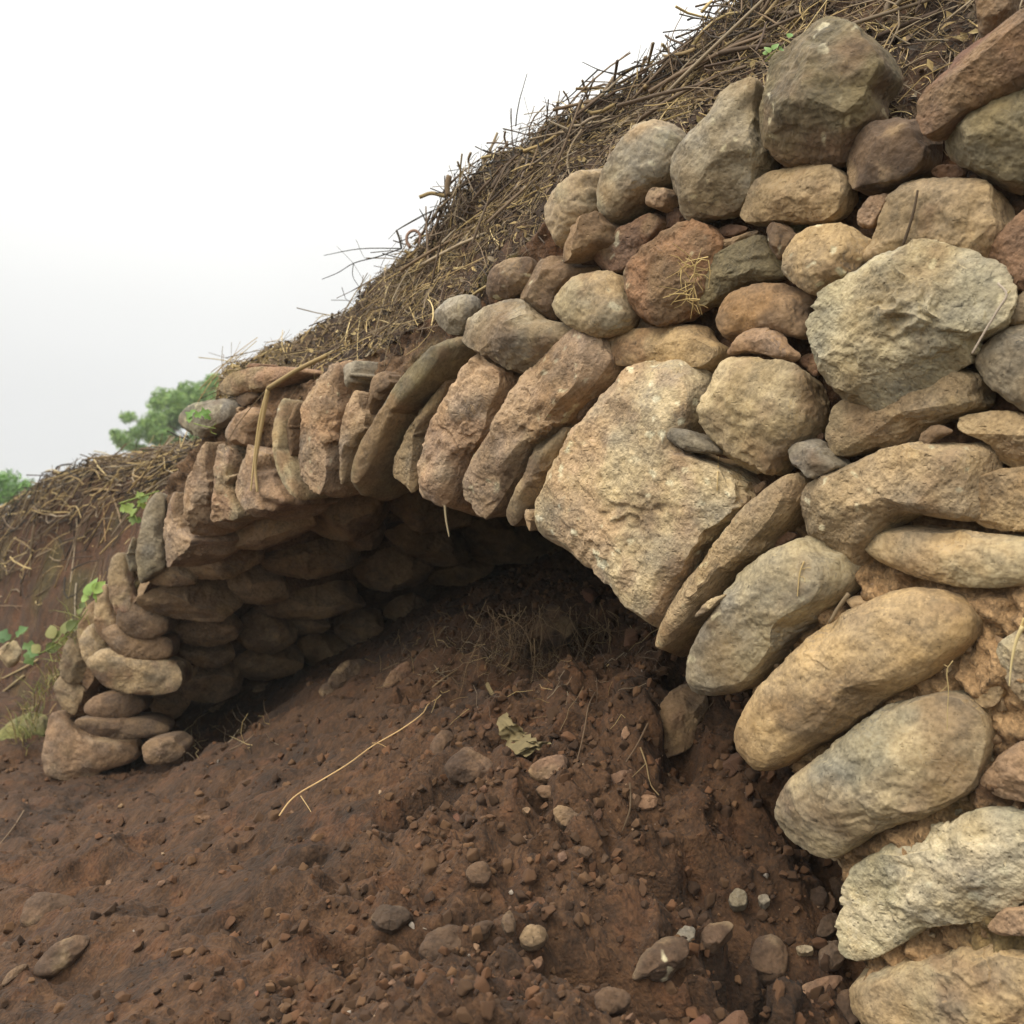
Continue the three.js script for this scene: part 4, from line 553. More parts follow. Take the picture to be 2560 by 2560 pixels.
// pebbles and crumbs of earth: nobody could count them
function scatter(name, n, seedn, size, cols, where, sink) {
  seed = seedn; const im = new THREE.InstancedMesh(lumpGeo(seedn), new THREE.MeshStandardMaterial({ roughness: 1 }), n), m = new THREE.Matrix4(), q = new THREE.Quaternion(), e = new THREE.Euler(), c = new THREE.Color();
  for (let k = 0; k < n; k++) { const p = where(), s = size(); e.set(rr(0, 6), rr(0, 6), rr(0, 6)); q.setFromEuler(e); p.y += s * sink; m.compose(p, q, V3(s * rr(0.7, 1.4), s * rr(0.7, 1), s * rr(0.7, 1.2))); im.setMatrixAt(k, m); const l = lin(pick(cols)), b = rr(0.75, 1.2); c.setRGB(l[0] * b, l[1] * b, l[2] * b); im.setColorAt(k, c); }
  im.name = numbered(name); im.castShadow = im.receiveShadow = true; im.userData.kind = 'stuff'; scene.add(im); return im;
}
tag(scatter('earth_crumbs', 52000, 31, () => 0.0015 + 0.02 * Math.pow(rnd(), 8), ['#523a26', '#463220', '#593d27', '#3c2a1b', '#5c432c'], soilSpot, 0.3), 'crumbs and clods of red earth strewn over the slope under the arch', 'earth');
tag(scatter('pebbles', 1300, 91, () => 0.0015 + 0.009 * Math.pow(rnd(), 4), ['#7d634c', '#8f765c', '#6f5744', '#9c8468', '#745040', '#8a8074', '#664e3c'], soilSpot, 0.45), 'small pale pebbles strewn over the red earth slope', 'pebbles');

// ---------------------------------------------------------------- dry brush on the banks
const STRAW = ['#a08a5e', '#8c7650', '#b39c6c', '#786548', '#6a573f', '#c2ad7c', '#8b7a62'].map(lin), WOOD = ['#6b5a48', '#584838', '#80705c', '#8f8069', '#4a3b2f', '#75624c'].map(lin), DARKW = ['#3a3128', '#2c261f', '#4b4034'].map(lin);
function twigs(b, skin, n, o) {
  for (let k = 0; k < n; k++) {
    const ka = rr(o.a0, o.a1), kr = o.row(); if (o.thin && o.thin(ka, kr) < -0.12 && rnd() < 0.85) continue;
    const s = skin(ka, kr), L = o.len(), g = o.dir() + gauss() * o.spread, d = s.ta.clone().multiplyScalar(Math.cos(g)).addScaledVector(s.tb, Math.sin(g)).addScaledVector(s.n, gauss() * o.lift).normalize();
    const side = d.clone().cross(s.n).normalize(), bend = gauss() * (rnd() < 0.4 ? 0.5 : 0.18) * L, sag = rr(0, 0.06) * L, lift = o.off(), path = [];
    for (let q = 0; q <= 4; q++) { const f = q / 4 - 0.5; path.push(s.p.clone().addScaledVector(d, f * L).addScaledVector(side, bend * (0.25 - f * f) * 2 + gauss() * 0.008 * L).addScaledVector(s.n, lift - sag * f * f * 3 + gauss() * 0.006 * L)); }
    const r = o.r(), c = pick(o.cols), br = rr(0.7, 1.2), cc = c.map((x) => x * br);
    b.tube(path, r, r * rr(0.4, 0.9), cc, r > 0.003 ? 5 : 3);
    if (rnd() < o.fork) { const p0 = path[3], f2 = d.clone().addScaledVector(side, rr(-1, 1)).addScaledVector(s.n, rr(-0.2, 0.6)).normalize(); b.tube([p0, p0.clone().addScaledVector(f2, L * 0.14), p0.clone().addScaledVector(f2, L * 0.26).addScaledVector(side, 0.02 * L)], r * 0.6, r * 0.3, cc, 3); }
  }
}
const RA = bank.rowAt, RL = lbank.rowAt;
{ seed = 4242; const b = new MB(), sk = bank.skin;
  const face = () => rr(RA[1] - 1, RA[4] + 6), crest = () => rr(RA[3], RA[5]);
  const thin = (a, r) => noise(a * 40, r * 0.35, 3) + 0.35 * noise(a * 110, r * 0.9, 7);
  twigs(b, sk, 5600, { a0: 0.3, a1: 0.985, row: face, len: () => rr(0.02, 0.1), dir: () => 0.15, spread: 1.6, lift: 0.35, off: () => rr(0.0, 0.02), r: () => rr(0.0006, 0.0018), cols: [...STRAW, ...WOOD], fork: 0.05, thin });
  twigs(b, sk, 900, { a0: 0.3, a1: 0.985, row: face, len: () => rr(0.08, 0.3), dir: () => pick([0.1, 0.5, 1.1, 1.5, 2.2]), spread: 0.9, lift: 0.2, off: () => rr(0.004, 0.05), r: () => rr(0.001, 0.003), cols: [...STRAW, ...WOOD, ...WOOD], fork: 0.3, thin });
  twigs(b, sk, 60, { a0: 0.35, a1: 0.93, row: () => rr(RA[2], RA[4]), len: () => rr(0.15, 0.45), dir: () => pick([0.15, 0.2, 0.6, 1.2]), spread: 0.5, lift: 0.14, off: () => rr(0.01, 0.07), r: () => rr(0.003, 0.0075), cols: WOOD, fork: 0.3 });
  twigs(b, sk, 1000, { a0: 0.4, a1: 0.95, row: crest, len: () => rr(0.05, 0.24), dir: () => pick([0.3, 0.9, 1.6, -0.4]), spread: 0.8, lift: 0.4, off: () => rr(0.0, 0.07), r: () => rr(0.001, 0.0036), cols: [...DARKW, ...WOOD, ...DARKW], fork: 0.6, thin });
  twigs(b, sk, 1500, { a0: 0.05, a1: 0.42, row: face, len: () => rr(0.02, 0.12), dir: () => 0.1, spread: 1.5, lift: 0.35, off: () => rr(0, 0.015), r: () => rr(0.0006, 0.0016), cols: STRAW, fork: 0.05, thin });
  twigs(b, sk, 190, { a0: 0.05, a1: 0.42, row: face, len: () => rr(0.15, 0.4), dir: () => pick([0.15, 0.5, 1.2]), spread: 0.6, lift: 0.16, off: () => rr(0.005, 0.03), r: () => rr(0.001, 0.003), cols: [...STRAW, ...WOOD], fork: 0.2 });
  twigs(b, sk, 150, { a0: 0.42, a1: 0.93, row: crest, len: () => rr(0.08, 0.34), dir: () => rr(-0.4, 2.2), spread: 0.5, lift: 0.35, off: () => rr(0.01, 0.07), r: () => rr(0.003, 0.0065), cols: [...WOOD, ...DARKW, ...STRAW], fork: 0.6 });
  twigs(b, sk, 5200, { a0: 0.28, a1: 0.985, row: face, len: () => rr(0.03, 0.1), dir: () => rr(0, 3), spread: 1.6, lift: 0.3, off: () => rr(0, 0.03), r: () => rr(0.0005, 0.0012), cols: [...WOOD, ...DARKW, ...DARKW, ...STRAW], fork: 0.3, thin });
  for (let k = 0; k < 6800; k++) { const s = sk(rr(0.06, 0.92), face()), L = rr(0.005, 0.022), d = V3(gauss(), gauss(), gauss()).normalize(), q = d.clone().cross(s.n).normalize(), p = s.p.clone().addScaledVector(s.n, rr(0.001, 0.012)), kb = rr(0.6, 1.05), c = pick([...STRAW, ...WOOD, ...DARKW]).map((x) => x * kb); b.tri(p.clone().addScaledVector(d, -L), p.clone().addScaledVector(q, L * 0.45).addScaledVector(s.n, L * 0.3), p.clone().addScaledVector(d, L), c); b.tri(p.clone().addScaledVector(d, -L), p.clone().addScaledVector(q, -L * 0.4).addScaledVector(s.n, L * 0.2), p.clone().addScaledVector(d, L), c); }
  const m = b.build('dry_brush', M.twig); m.userData.kind = 'stuff'; tag(m, 'tangle of dry twigs and straw covering the earth bank above the stones', 'brush'); }
{ seed = 999; const b = new MB(), sk = lbank.skin, up = () => rr(lerp(RL[2] + 7, RL[4], rnd()), RL[5]), low = () => rr(RL[1], RL[4]);
  twigs(b, sk, 1900, { a0: 0.12, a1: 0.97, row: up, len: () => rr(0.1, 0.5), dir: () => 0.1, spread: 0.6, lift: 0.18, off: () => rr(0.0, 0.09), r: () => rr(0.002, 0.006), cols: [...WOOD, ...STRAW, ...DARKW], fork: 0.3 });
  twigs(b, sk, 120, { a0: 0.2, a1: 0.985, row: () => rr(RL[4] - 2, RL[4] + 4), len: () => rr(0.1, 0.34), dir: () => 1.2, spread: 0.7, lift: 0.5, off: () => rr(0, 0.06), r: () => rr(0.002, 0.005), cols: [...WOOD, ...STRAW], fork: 0.4 });
  twigs(b, sk, 300, { a0: 0.1, a1: 0.97, row: low, len: () => rr(0.05, 0.25), dir: () => 0.4, spread: 1, lift: 0.2, off: () => rr(0, 0.02), r: () => rr(0.001, 0.003), cols: [...STRAW, ...WOOD], fork: 0.1 });
  const m = b.build('dry_brush', M.twig); m.userData.kind = 'stuff'; tag(m, 'heap of dead brown stalks and twigs on the bank left of the arch', 'brush'); }
{ seed = 31415; const b = new MB();                                  // roots and straw on the earth mound in the hollow
  for (let k = 0; k < 420; k++) { const px = 1280 + gauss() * 330, py = 1600 + 0.12 * Math.abs(px - 1300) + gauss() * 130; if (py < 1540 || px > 1840 || px < 900) continue; const p = onSoil(px, py), L = rr(0.03, 0.16), d = V3(gauss(), gauss() * 0.7 - 0.1, gauss() * 0.8).normalize(), path = []; for (let q = 0; q < 5; q++) path.push(p.clone().addScaledVector(d, (q / 4 - 0.5) * L).add(V3(gauss() * 0.008, gauss() * 0.008 + 0.006, gauss() * 0.008 + 0.006))); b.tube(path, rr(0.0008, 0.002), 0.0007, pick([...STRAW, ...WOOD, ...WOOD]).map((x) => x * 0.9), 3); }
  for (let k = 0; k < 90; k++) { const px = rr(180, 700), py = 1890 + gauss() * 40 - (px - 180) * 0.1, p = onSoil(px, py), L = rr(0.04, 0.16), d = V3(gauss() * 0.6, 0.4, 0.2).normalize(), path = []; for (let q = 0; q < 4; q++) path.push(p.clone().addScaledVector(d, q / 3 * L).add(V3(gauss() * 0.012, gauss() * 0.008, gauss() * 0.01))); b.tube(path, 0.0022, 0.0008, pick([...STRAW, ...WOOD]), 3); }
  const m = b.build('root_litter', M.twig); m.userData.kind = 'stuff'; tag(m, 'litter of fine roots and dead grass on the mound inside the hollow', 'litter'); }

// sticks and stems one can tell apart
const rc = new THREE.Raycaster(); bridge.updateMatrixWorld(true);
function onBank(px, py) { rc.set(EYE, ray(px, py).normalize()); const h = rc.intersectObjects([bank, lbank], false)[0]; return h ? h.point : null; }
function onStones(px, py) { rc.set(EYE, ray(px, py).normalize()); let best = null; for (const [m, c, q] of STONES) if (Math.hypot(q[0] - px, q[1] - py) < 420) { m.updateWorldMatrix(true, false); const h = rc.intersectObject(m, false)[0]; if (h && (!best || h.distance < best.distance)) best = h; } return best ? best.point : null; }
function line(crop, s, where, lift = 0.012, sub = 4) {                // a stem lying on what is behind it
  const P = pts(crop, s), out = []; let lastD = null; const raw = [];
  for (let k = 0; k < P.length; k++) { const h = where(P[k][0], P[k][1]); raw.push(h ? -(h.z) : null); }
  const known = raw.filter((d) => d !== null), mean = known.length ? known.reduce((a, b) => a + b) / known.length : -onFace(P[0][0], P[0][1], -0.4).z;
  for (let k = 0; k < P.length; k++) { let d = raw[k]; if (d === null) { d = raw.slice(k).find((x) => x !== null) ?? [...raw.slice(0, k)].reverse().find((x) => x !== null) ?? mean; } if (lastD !== null) d = clamp(d, lastD - 0.25, lastD + 0.25); lastD = d; out.push(at(P[k][0], P[k][1], d - lift)); }
  if (out.length < 3) return [out[0], out[0].clone().lerp(out[1], 0.5).add(V3(0.004, 0.003, 0)), out[1]];
  return new THREE.CatmullRomCurve3(out).getPoints((out.length - 1) * sub);
}
function stick(name, label, cat, tubes, where, mat = M.twig) {
  const b = new MB(); for (const [crop, s, r0, r1, c, lift] of tubes) b.tube(line(crop, s, where, lift ?? 0.015), r0, r1, lin(c), 6);
  const o = b.low(), m = b.build(name, mat, scene, o); m.position.copy(o); return tag(m, label, cat);
}
stick('branch', 'long pale straight branch leaning down the bank at the top, left of the tallest boulder', 'branch', [['R1', '720,-30 600,110 480,200 370,280 250,400 130,545', 0.0062, 0.005, '#9a8662', 0.03]], onBank);
stick('branch', 'thinner pale stick below the long straight branch at the top of the bank', 'branch', [['R1', '10,545 140,455 270,375', 0.0045, 0.003, '#94825f', 0.02]], onBank);
stick('branch', 'antler shaped pale branch jutting from the skyline with a stub pointing up', 'branch', [['R4', '500,993 560,972 640,985 720,930 800,880', 0.008, 0.0085, '#8f7c55', 0.05], ['R4', '645,985 640,940 650,885', 0.009, 0.011, '#6e5c46', 0.05], ['R4', '640,1000 605,1110', 0.0018, 0.0012, '#4b4034', 0.05]], onBank);
stick('branch', 'curled ring shaped brown shoot standing on the skyline', 'branch', [['R4', '452,1245 438,1220 437,1190 452,1168 475,1160 497,1172 505,1195 500,1225', 0.006, 0.0055, '#8a7060', 0.03]], onBank);
stick('bramble', 'thorny dark bramble stem reaching out left against the sky', 'bramble', [['R4', '20,1285 200,1252 410,1250', 0.0013, 0.0024, '#2e2a20', 0.03], ['R4', '410,1250 290,1292 168,1325 90,1372 10,1405', 0.0026, 0.0014, '#2e2a20', 0.03], ['R4', '168,1325 164,1385 200,1448', 0.0018, 0.0012, '#2e2a20', 0.03], ['R4', '168,1325 125,1280 85,1240', 0.0009, 0.0007, '#4a4436', 0.03], ['R4', '168,1325 195,1370 220,1410', 0.0009, 0.0007, '#4a4436', 0.03], ['R4', '200,1252 190,1225 180,1205', 0.001, 0.0008, '#4a4436', 0.03], ['R4', '200,1252 214,1280 225,1300', 0.001, 0.0008, '#4a4436', 0.03], ['R4', '410,1250 400,1200 385,1160', 0.004, 0.0045, '#352d22', 0.03], ['R4', '385,1160 450,1120 560,1062 650,1035', 0.0022, 0.0018, '#352d22', 0.03], ['R4', '385,1160 365,1182 345,1203', 0.0012, 0.001, '#352d22', 0.03], ['R4', '385,1160 480,1108 600,1046', 0.0014, 0.001, '#352d22', 0.03]], (x, y) => onFace(x, y, -0.42));
stick('branch', 'forked pale stick at the foot of the curled shoot', 'branch', [['R4', '425,1260 480,1300 540,1325 610,1335', 0.0065, 0.005, '#8f7c55', 0.02]], onBank);
stick('twig', 'single dark twig standing upright on the skyline', 'twig', [['R4', '1042,370 1022,440 1005,500 990,580 985,635', 0.0012, 0.0024, '#37322a', 0.03], ['R4', '1025,480 1040,540 1055,590', 0.0007, 0.0009, '#6a6152', 0.03]], onBank);
stick('twig', 'dark forked twig with a hooked tip above the middle of the skyline', 'twig', [['R4', '1320,312 1400,350 1485,375', 0.0015, 0.0024, '#2c2822', 0.03], ['R4', '1400,350 1330,415 1265,478 1210,525', 0.0028, 0.0018, '#2c2822', 0.03], ['R4', '1485,375 1560,345 1650,328', 0.003, 0.0024, '#37322a', 0.03], ['R4', '1650,328 1720,260 1800,215 1880,190', 0.0022, 0.002, '#37322a', 0.03], ['R4', '1720,260 1745,215 1757,160', 0.0022, 0.001, '#3a342b', 0.03]], (x, y) => onFace(x, y, -0.48));
stick('branch', 'grey bent branch running down from the skyline beside the forked twig', 'branch', [['R4', '1480,385 1405,500 1370,600 1345,655', 0.005, 0.004, '#82735e', 0.03], ['R4', '1345,655 1270,715 1185,760', 0.003, 0.002, '#82735e', 0.02]], onBank);
stick('branch', 'grey curved stick in the middle of the brush, hooked at the top', 'branch', [['R4', '1048,758 1045,800 1020,880 980,950 940,1000', 0.005, 0.0035, '#85776a', 0.02]], onBank);
stick('branch', 'slanting grey stick left of the hooked one in the brush', 'branch', [['R4', '945,710 905,790 865,860 820,960', 0.0042, 0.0035, '#7d6d5c', 0.02]], onBank);
stick('stalk', 'long straw coloured stalk that ends at the smallest round boulder', 'stalk', [['R4', '1170,930 1060,975 960,1040 830,1085 705,1140', 0.003, 0.0024, '#ab9462', 0.03], ['R4', '1160,985 1080,1000 960,1045', 0.0028, 0.002, '#9b8658', 0.03]], onBank);
stick('stalk', 'thin long stalk crossing the brush diagonally above the grey cobble', 'stalk', [['R4', '950,1010 800,1130 640,1240 470,1410', 0.0028, 0.002, '#8d784f', 0.03]], onBank);
stick('stalk', 'very thin hanging stem below the bramble on the bare earth', 'stalk', [['R4', '385,1290 390,1450 370,1600 350,1700', 0.0018, 0.0012, '#7a6c50', 0.02]], onBank);
stick('reed', 'pale bent reed running from the top of the cobbles to the pink voussoirs', 'reed', [['R4', '835,1440 770,1482 700,1545 575,1575 412,1630 300,1610', 0.004, 0.0018, '#a8946a', 0.03], ['R4', '412,1630 300,1720 200,1830 85,1960', 0.0026, 0.0018, '#b3a58a', 0.03]], (x, y) => onBank(x, y) ?? onStones(x, y));
stick('reed', 'splintered dry reed folded over the left end of the ring and hanging down', 'reed', [['R7', '1640,180 1500,250 1420,300 1350,345', 0.008, 0.01, '#8f7a52', 0.06], ['R7', '1350,342 1325,480 1300,620 1285,740 1295,865', 0.009, 0.005, '#a68f64', 0.06], ['R7', '1345,350 1310,480 1285,640 1262,860', 0.005, 0.003, '#b8a272', 0.07], ['R7', '1345,345 1200,520 1130,640', 0.0022, 0.0014, '#6d5c42', 0.05], ['R7', '1300,480 1250,520 1170,560', 0.0014, 0.001, '#6d5c42', 0.05]], (x, y) => onFace(x, y, 0.03));
stick('stem', 'long pale dry stem lying across the bare red slope', 'stem', [['R6', '-205,885 -160,820 -110,775 0,710 140,625 270,530 400,455 500,385 540,330 580,300', 0.0026, 0.0018, '#c2a272', 0.075], ['R6', '262,518 300,522 345,545', 0.0012, 0.0008, '#a88a5c', 0.075], ['R6', '-97,785 -70,825 -45,865', 0.0014, 0.001, '#b59a6a', 0.075]], onSoil);
stick('stick', 'horizontal pale stick near the top of the left bank', 'stick', [['R7', '418,872 480,852 560,856 650,862 740,850', 0.009, 0.008, '#8a7350', 0.05]], onBank);
stick('stick', 'pale stalk hanging down the left bank, longest of the hanging stalks', 'stick', [['R7', '385,1000 388,1060 375,1160 355,1320', 0.006, 0.004, '#9a8a72', 0.03]], onBank);
stick('stick', 'thin straight stalk hanging from under the horizontal stick', 'stick', [['R7', '518,895 524,1000 530,1115', 0.005, 0.004, '#8f7350', 0.03]], onBank);
stick('stick', 'thick bent stalk hanging beside the green leaves on the left bank', 'stick', [['R7', '570,890 600,980 630,1110', 0.009, 0.006, '#7d6a50', 0.03]], onBank);
stick('stick', 'upright straw coloured stalk on the crest of the left bank', 'stick', [['R7', '803,625 800,680 778,755', 0.006, 0.005, '#a4916a', 0.04]], onBank);
stick('stick', 'lower hanging stalk above the yellow green shoots', 'stick', [['R7', '385,1325 378,1400 378,1490', 0.006, 0.004, '#8f836e', 0.03]], onBank);
stick('stick', 'pale cut stem lying at the left edge under the pale stone', 'stick', [['R7', '190,1710 120,1750 10,1805', 0.007, 0.005, '#a39068', 0.04], ['R7', '120,1790 50,1845 -20,1900', 0.009, 0.007, '#94835e', 0.04]], (x, y) => onBank(x, y) ?? onFace(x, y, -0.1));
stick('twig', 'dark brown twig standing in front of the large rounded boulder at the upper right', 'twig', [['R1', '1397,958 1380,1050 1355,1140 1325,1230', 0.0024, 0.0034, '#4a3c2c', 0.015]], (x, y) => onStones(x, y) ?? onFace(x, y, 0.06));
stick('stem', 'pale slanting stem between the flaky boulder and the right hand cobbles', 'stem', [['R1', '1800,1425 1845,1480 1800,1560 1740,1660 1672,1778', 0.0026, 0.002, '#a79a8a', 0.02], ['R1', '1845,1480 1860,1462', 0.002, 0.001, '#a79a6a', 0.02]], (x, y) => onFace(x, y, 0.08));
stick('twig', 'short broken twig wedged between the grey and the yellow voussoir', 'twig', [['R2', '1050,1378 1000,1445 955,1522', 0.005, 0.004, '#7c6b52', 0.01]], (x, y) => onFace(x, y, 0.04));
stick('straw', 'pale straw blades hanging at the right edge beside the yellow voussoir', 'straw', [['R3', '1925,-70 1895,0 1870,110 1858,232', 0.0042, 0.001, '#c9b684', 0.02], ['R3', '1932,-110 1905,-20 1880,60', 0.003, 0.001, '#b8a06a', 0.02]], (x, y) => onFace(x, y, 0.11));
stick('straw', 'tiny upright straw stuck to the pale double voussoir', 'straw', [['R2', '395,688 392,770 388,858', 0.0014, 0.0018, '#c0a878', 0.006]], (x, y) => onStones(x, y) ?? onFace(x, y, 0.08));
stick('stem', 'fine dry weed stem hanging over the flaking grey buff voussoir', 'stem', [['R3', '1575,105 1545,150 1552,250 1548,330 1545,455', 0.0011, 0.0008, '#ab9768', 0.006], ['R3', '1530,125 1548,160', 0.001, 0.0008, '#ab9768', 0.006], ['R3', '1545,230 1510,262', 0.0008, 0.0006, '#ab9768', 0.006]], (x, y) => onFace(x, y, 0.1));
stick('stem', 'broken stem with side shoots lying across the grey oval voussoir', 'stem', [['R2', '825,1215 805,1270 792,1390', 0.0018, 0.0012, '#b39c6c', 0.006], ['R2', '810,1255 860,1248', 0.0008, 0.0006, '#b39c6c', 0.006], ['R2', '808,1290 830,1318', 0.0008, 0.0006, '#b39c6c', 0.006]], (x, y) => onStones(x, y) ?? onFace(x, y, 0.1));
stick('stem', 'dark stem hanging down the slope right of the crumpled leaf', 'stem', [['R6', '1385,265 1350,340 1325,480 1292,612', 0.0026, 0.0018, '#5f4c38', 0.03]], onSoil);
stick('stem', 'thin dark stem leaning against the upright rock in the hollow', 'stem', [['R6', '1650,420 1600,520 1540,615', 0.003, 0.002, '#5f4c38', 0.03]], onSoil);
stick('stem', 'forked dead stem lying below the upright rock on the stony slope', 'stem', [['R6', '1612,540 1640,620 1665,730 1705,780', 0.0024, 0.0016, '#85704f', 0.025], ['R6', '1560,720 1560,850 1522,960', 0.003, 0.002, '#54432f', 0.025], ['R6', '1640,620 1570,690', 0.0016, 0.001, '#85704f', 0.02]], onSoil);
stick('stem', 'short thick straw stalk on the mound left of the crumpled leaf', 'stem', [['R6', '565,240 620,195 690,150', 0.004, 0.003, '#7d684c', 0.02]], onSoil);
stick('straw', 'single pale straw hanging from the shadowed underside of the crown', 'straw', [['R5', '628,930 635,1010 650,1090', 0.0045, 0.002, '#94866a', 0.03]], (x, y) => onFace(x, y, -0.02));
stick('stem', 'slanting dark stem at the left edge of the earth slope', 'stem', [['R8', '120,860 70,940 -10,1040', 0.004, 0.003, '#6d5a44', 0.03]], onSoil);

{ // tuft of straw on the rough boulder
  const b = new MB(); seed = 5; const P = pts('R1', '270,1385 265,1440 285,1330 330,1310 225,1340 250,1480 290,1520 230,1500');
  for (let k = 0; k < 46; k++) { const [x, y] = pick(P), c = onFace(x + gauss() * 8, y + gauss() * 10, 0.12), d = V3(gauss(), gauss() * 1.3 - 0.2, gauss() * 0.4).normalize(), L = rr(0.02, 0.07); b.tube([c, c.clone().addScaledVector(d, L * 0.5).add(V3(gauss() * 0.006, gauss() * 0.006, 0.004)), c.clone().addScaledVector(d, L)], rr(0.0009, 0.0018), 0.0007, lin(pick(['#c4ac74', '#a38b58', '#8f7a4e'])), 4); }
  const o = b.low(), m = b.build('straw_tuft', M.twig, scene, o); m.position.copy(o); tag(m, 'tuft of dry straw caught between the rough brown boulder and its neighbour', 'straw'); }

// the crumpled dry leaf on the slope
{ const b = new MB(), path = line('R6', '838,215 880,290 915,360 940,430 985,490 1040,530 1100,545', onSoil, 0.11, 6); seed = 8; const col = lin('#7d6f4c'), rows = [];
  path.forEach((p, k) => { const f = k / (path.length - 1), w = 0.008 + 0.032 * sstep(0.1, 0.75, f), r = []; for (let q = -4; q <= 4; q++) { const e = q / 4, cr = 0.03 * noise(k * 0.55, q * 0.9, 2) * (0.4 + f * 1.6) + 0.02 * noise(k * 0.3, q * 0.4, 7), jag = Math.abs(e) === 1 ? 1 + 0.5 * noise(k * 1.7, q, 5) : 1; r.push(b.vert(p.clone().add(V3(0.75 * e * w * jag, 0.45 * e * w * jag, cr + 0.016 * e * e)), col.map((x) => x * (0.85 + 0.35 * noise(k * 0.8, q * 0.7, 9))))); } rows.push(r); });
  for (let k = 0; k < rows.length - 1; k++) for (let q = 0; q < 8; q++) b.i.push(rows[k][q], rows[k][q + 1], rows[k + 1][q + 1], rows[k][q], rows[k + 1][q + 1], rows[k + 1][q]);
  const o = b.low(), m = b.build('dry_leaf', new THREE.MeshStandardMaterial({ vertexColors: true, roughness: 0.85, side: THREE.DoubleSide }), scene, o); m.position.copy(o); tag(m, 'crumpled pale dry leaf hanging on the earth mound under the arch', 'leaf'); }

// ---------------------------------------------------------------- green plants
function leafGeo(L, W, lobes, fold, col, s) {
  const b = new MB(), n = 10, mid = [], ed = [[], []];
  for (let k = 0; k <= n; k++) { const f = k / n, w = W * Math.sin(Math.PI * Math.pow(f, 0.75)) * (1 + (lobes ? 0.45 * Math.cos(f * Math.PI * 2 * lobes) : 0)) + 0.001, y = f * L, z = -0.5 * L * f * f * 0.5; const c = col.map((x) => x * (0.9 + 0.2 * noise(k, s, 3))); mid.push(b.vert(V3(0, y, z), c)); ed[0].push(b.vert(V3(-w, y, z + fold * w), c)); ed[1].push(b.vert(V3(w, y, z + fold * w), c)); }
  for (let k = 0; k < n; k++) { b.i.push(ed[0][k], mid[k], mid[k + 1], ed[0][k], mid[k + 1], ed[0][k + 1], mid[k], ed[1][k], ed[1][k + 1], mid[k], ed[1][k + 1], mid[k + 1]); }
  return b.geometry();
}
function plant(name, label, cat, where, leaves, stems, cols, lobes) {
  const g = new THREE.Group(), P = leaves.map(([x, y]) => where(x, y)), base = P.reduce((a, p) => (p.y < a.y ? p : a), P[0]).clone(); g.name = numbered(name); g.position.copy(base); scene.add(g); tag(g, label, cat);
  leaves.forEach(([x, y, L, rot, tilt], k) => { const m = mesh('leaf', leafGeo(L * 0.42, L * 0.15, lobes, 0.35, lin(cols[k % cols.length]), k), M.leaf, g); m.position.copy(P[k]).sub(base).add(V3(0, 0, 0.02)); m.rotation.set(tilt ?? -0.4, (k * 0.7) % 1 - 0.5, -rot); });
  const b = new MB(); for (const [crop, s, r] of stems) b.tube(line(crop, s, where, 0.012), r, r * 0.5, lin('#6d7a35'), 4); if (stems.length) { const m = b.build('stem', M.twig, g, base); void m; }
  return g;
}
const fx = (crop, s) => pts(crop, s)[0];
const lf = (crop, s, L, rot, tilt) => [...fx(crop, s), L, rot, tilt];
const pFace = (w) => (x, y) => onFace(x, y, w);
plant('ivy', 'bright green ivy leaves lying on the grey stone at the left end of the ring', 'ivy', pFace(0.1), [lf('R7', '950,500', 0.12, 0.6), lf('R7', '985,490', 0.1, 0.9), lf('R7', '1010,475', 0.11, 1.3), lf('R7', '960,520', 0.08, 0.1), lf('R7', '1030,480', 0.08, 1.9)], [['R7', '975,520 1010,530 1050,540 1085,545', 0.0025], ['R7', '1085,520 1060,560 1090,575', 0.002]], ['#5f8530', '#6c9138'], 2.5);
plant('vine', 'yellow green vine leaves beside the tall grey voussoir on the left', 'vine', pFace(-0.05), [lf('R7', '610,960', 0.16, 1.2), lf('R7', '640,970', 0.15, 0.4), lf('R7', '655,1005', 0.15, 1.6), lf('R7', '670,990', 0.12, 0.2), lf('R7', '700,910', 0.12, 2.2), lf('R7', '715,920', 0.12, 0.6), lf('R7', '690,890', 0.1, 1.2)], [['R7', '600,925 660,905 740,880 800,860', 0.006], ['R7', '640,1000 690,960 710,920', 0.005], ['R7', '660,960 690,1010', 0.004]], ['#7a9036', '#869a40', '#61782f'], 2.5);
plant('seedling', 'small light green seedling on the shoulder of the left ring stones', 'seedling', pFace(0.0), [lf('R7', '470,1370', 0.2, 0.0), lf('R7', '480,1375', 0.2, 0.5), lf('R7', '462,1385', 0.18, -0.4), lf('R7', '455,1400', 0.16, -1.3), lf('R7', '475,1395', 0.14, 1.0)], [['R7', '485,1420 475,1390 470,1350', 0.004]], ['#79983c', '#8aa548'], 0);
plant('weed', 'yellow green grassy weeds along the left foot of the arch', 'weed', pFace(-0.02), [lf('R7', '330,1580', 0.22, 0.2), lf('R7', '345,1560', 0.2, 0.7), lf('R7', '280,1600', 0.22, -0.5), lf('R7', '275,1620', 0.2, 0.5), lf('R7', '235,1660', 0.2, 1.1), lf('R7', '210,1670', 0.18, -0.9), lf('R7', '400,1480', 0.1, 0.4), lf('R7', '415,1450', 0.1, 0.2), lf('R7', '300,1620', 0.16, 1.3)], [['R7', '200,1680 290,1630 380,1540 440,1455', 0.006], ['R7', '260,1650 275,1570', 0.004], ['R7', '330,1600 340,1530', 0.004]], ['#6f7432', '#5f6c30', '#7d7c3c'], 0);
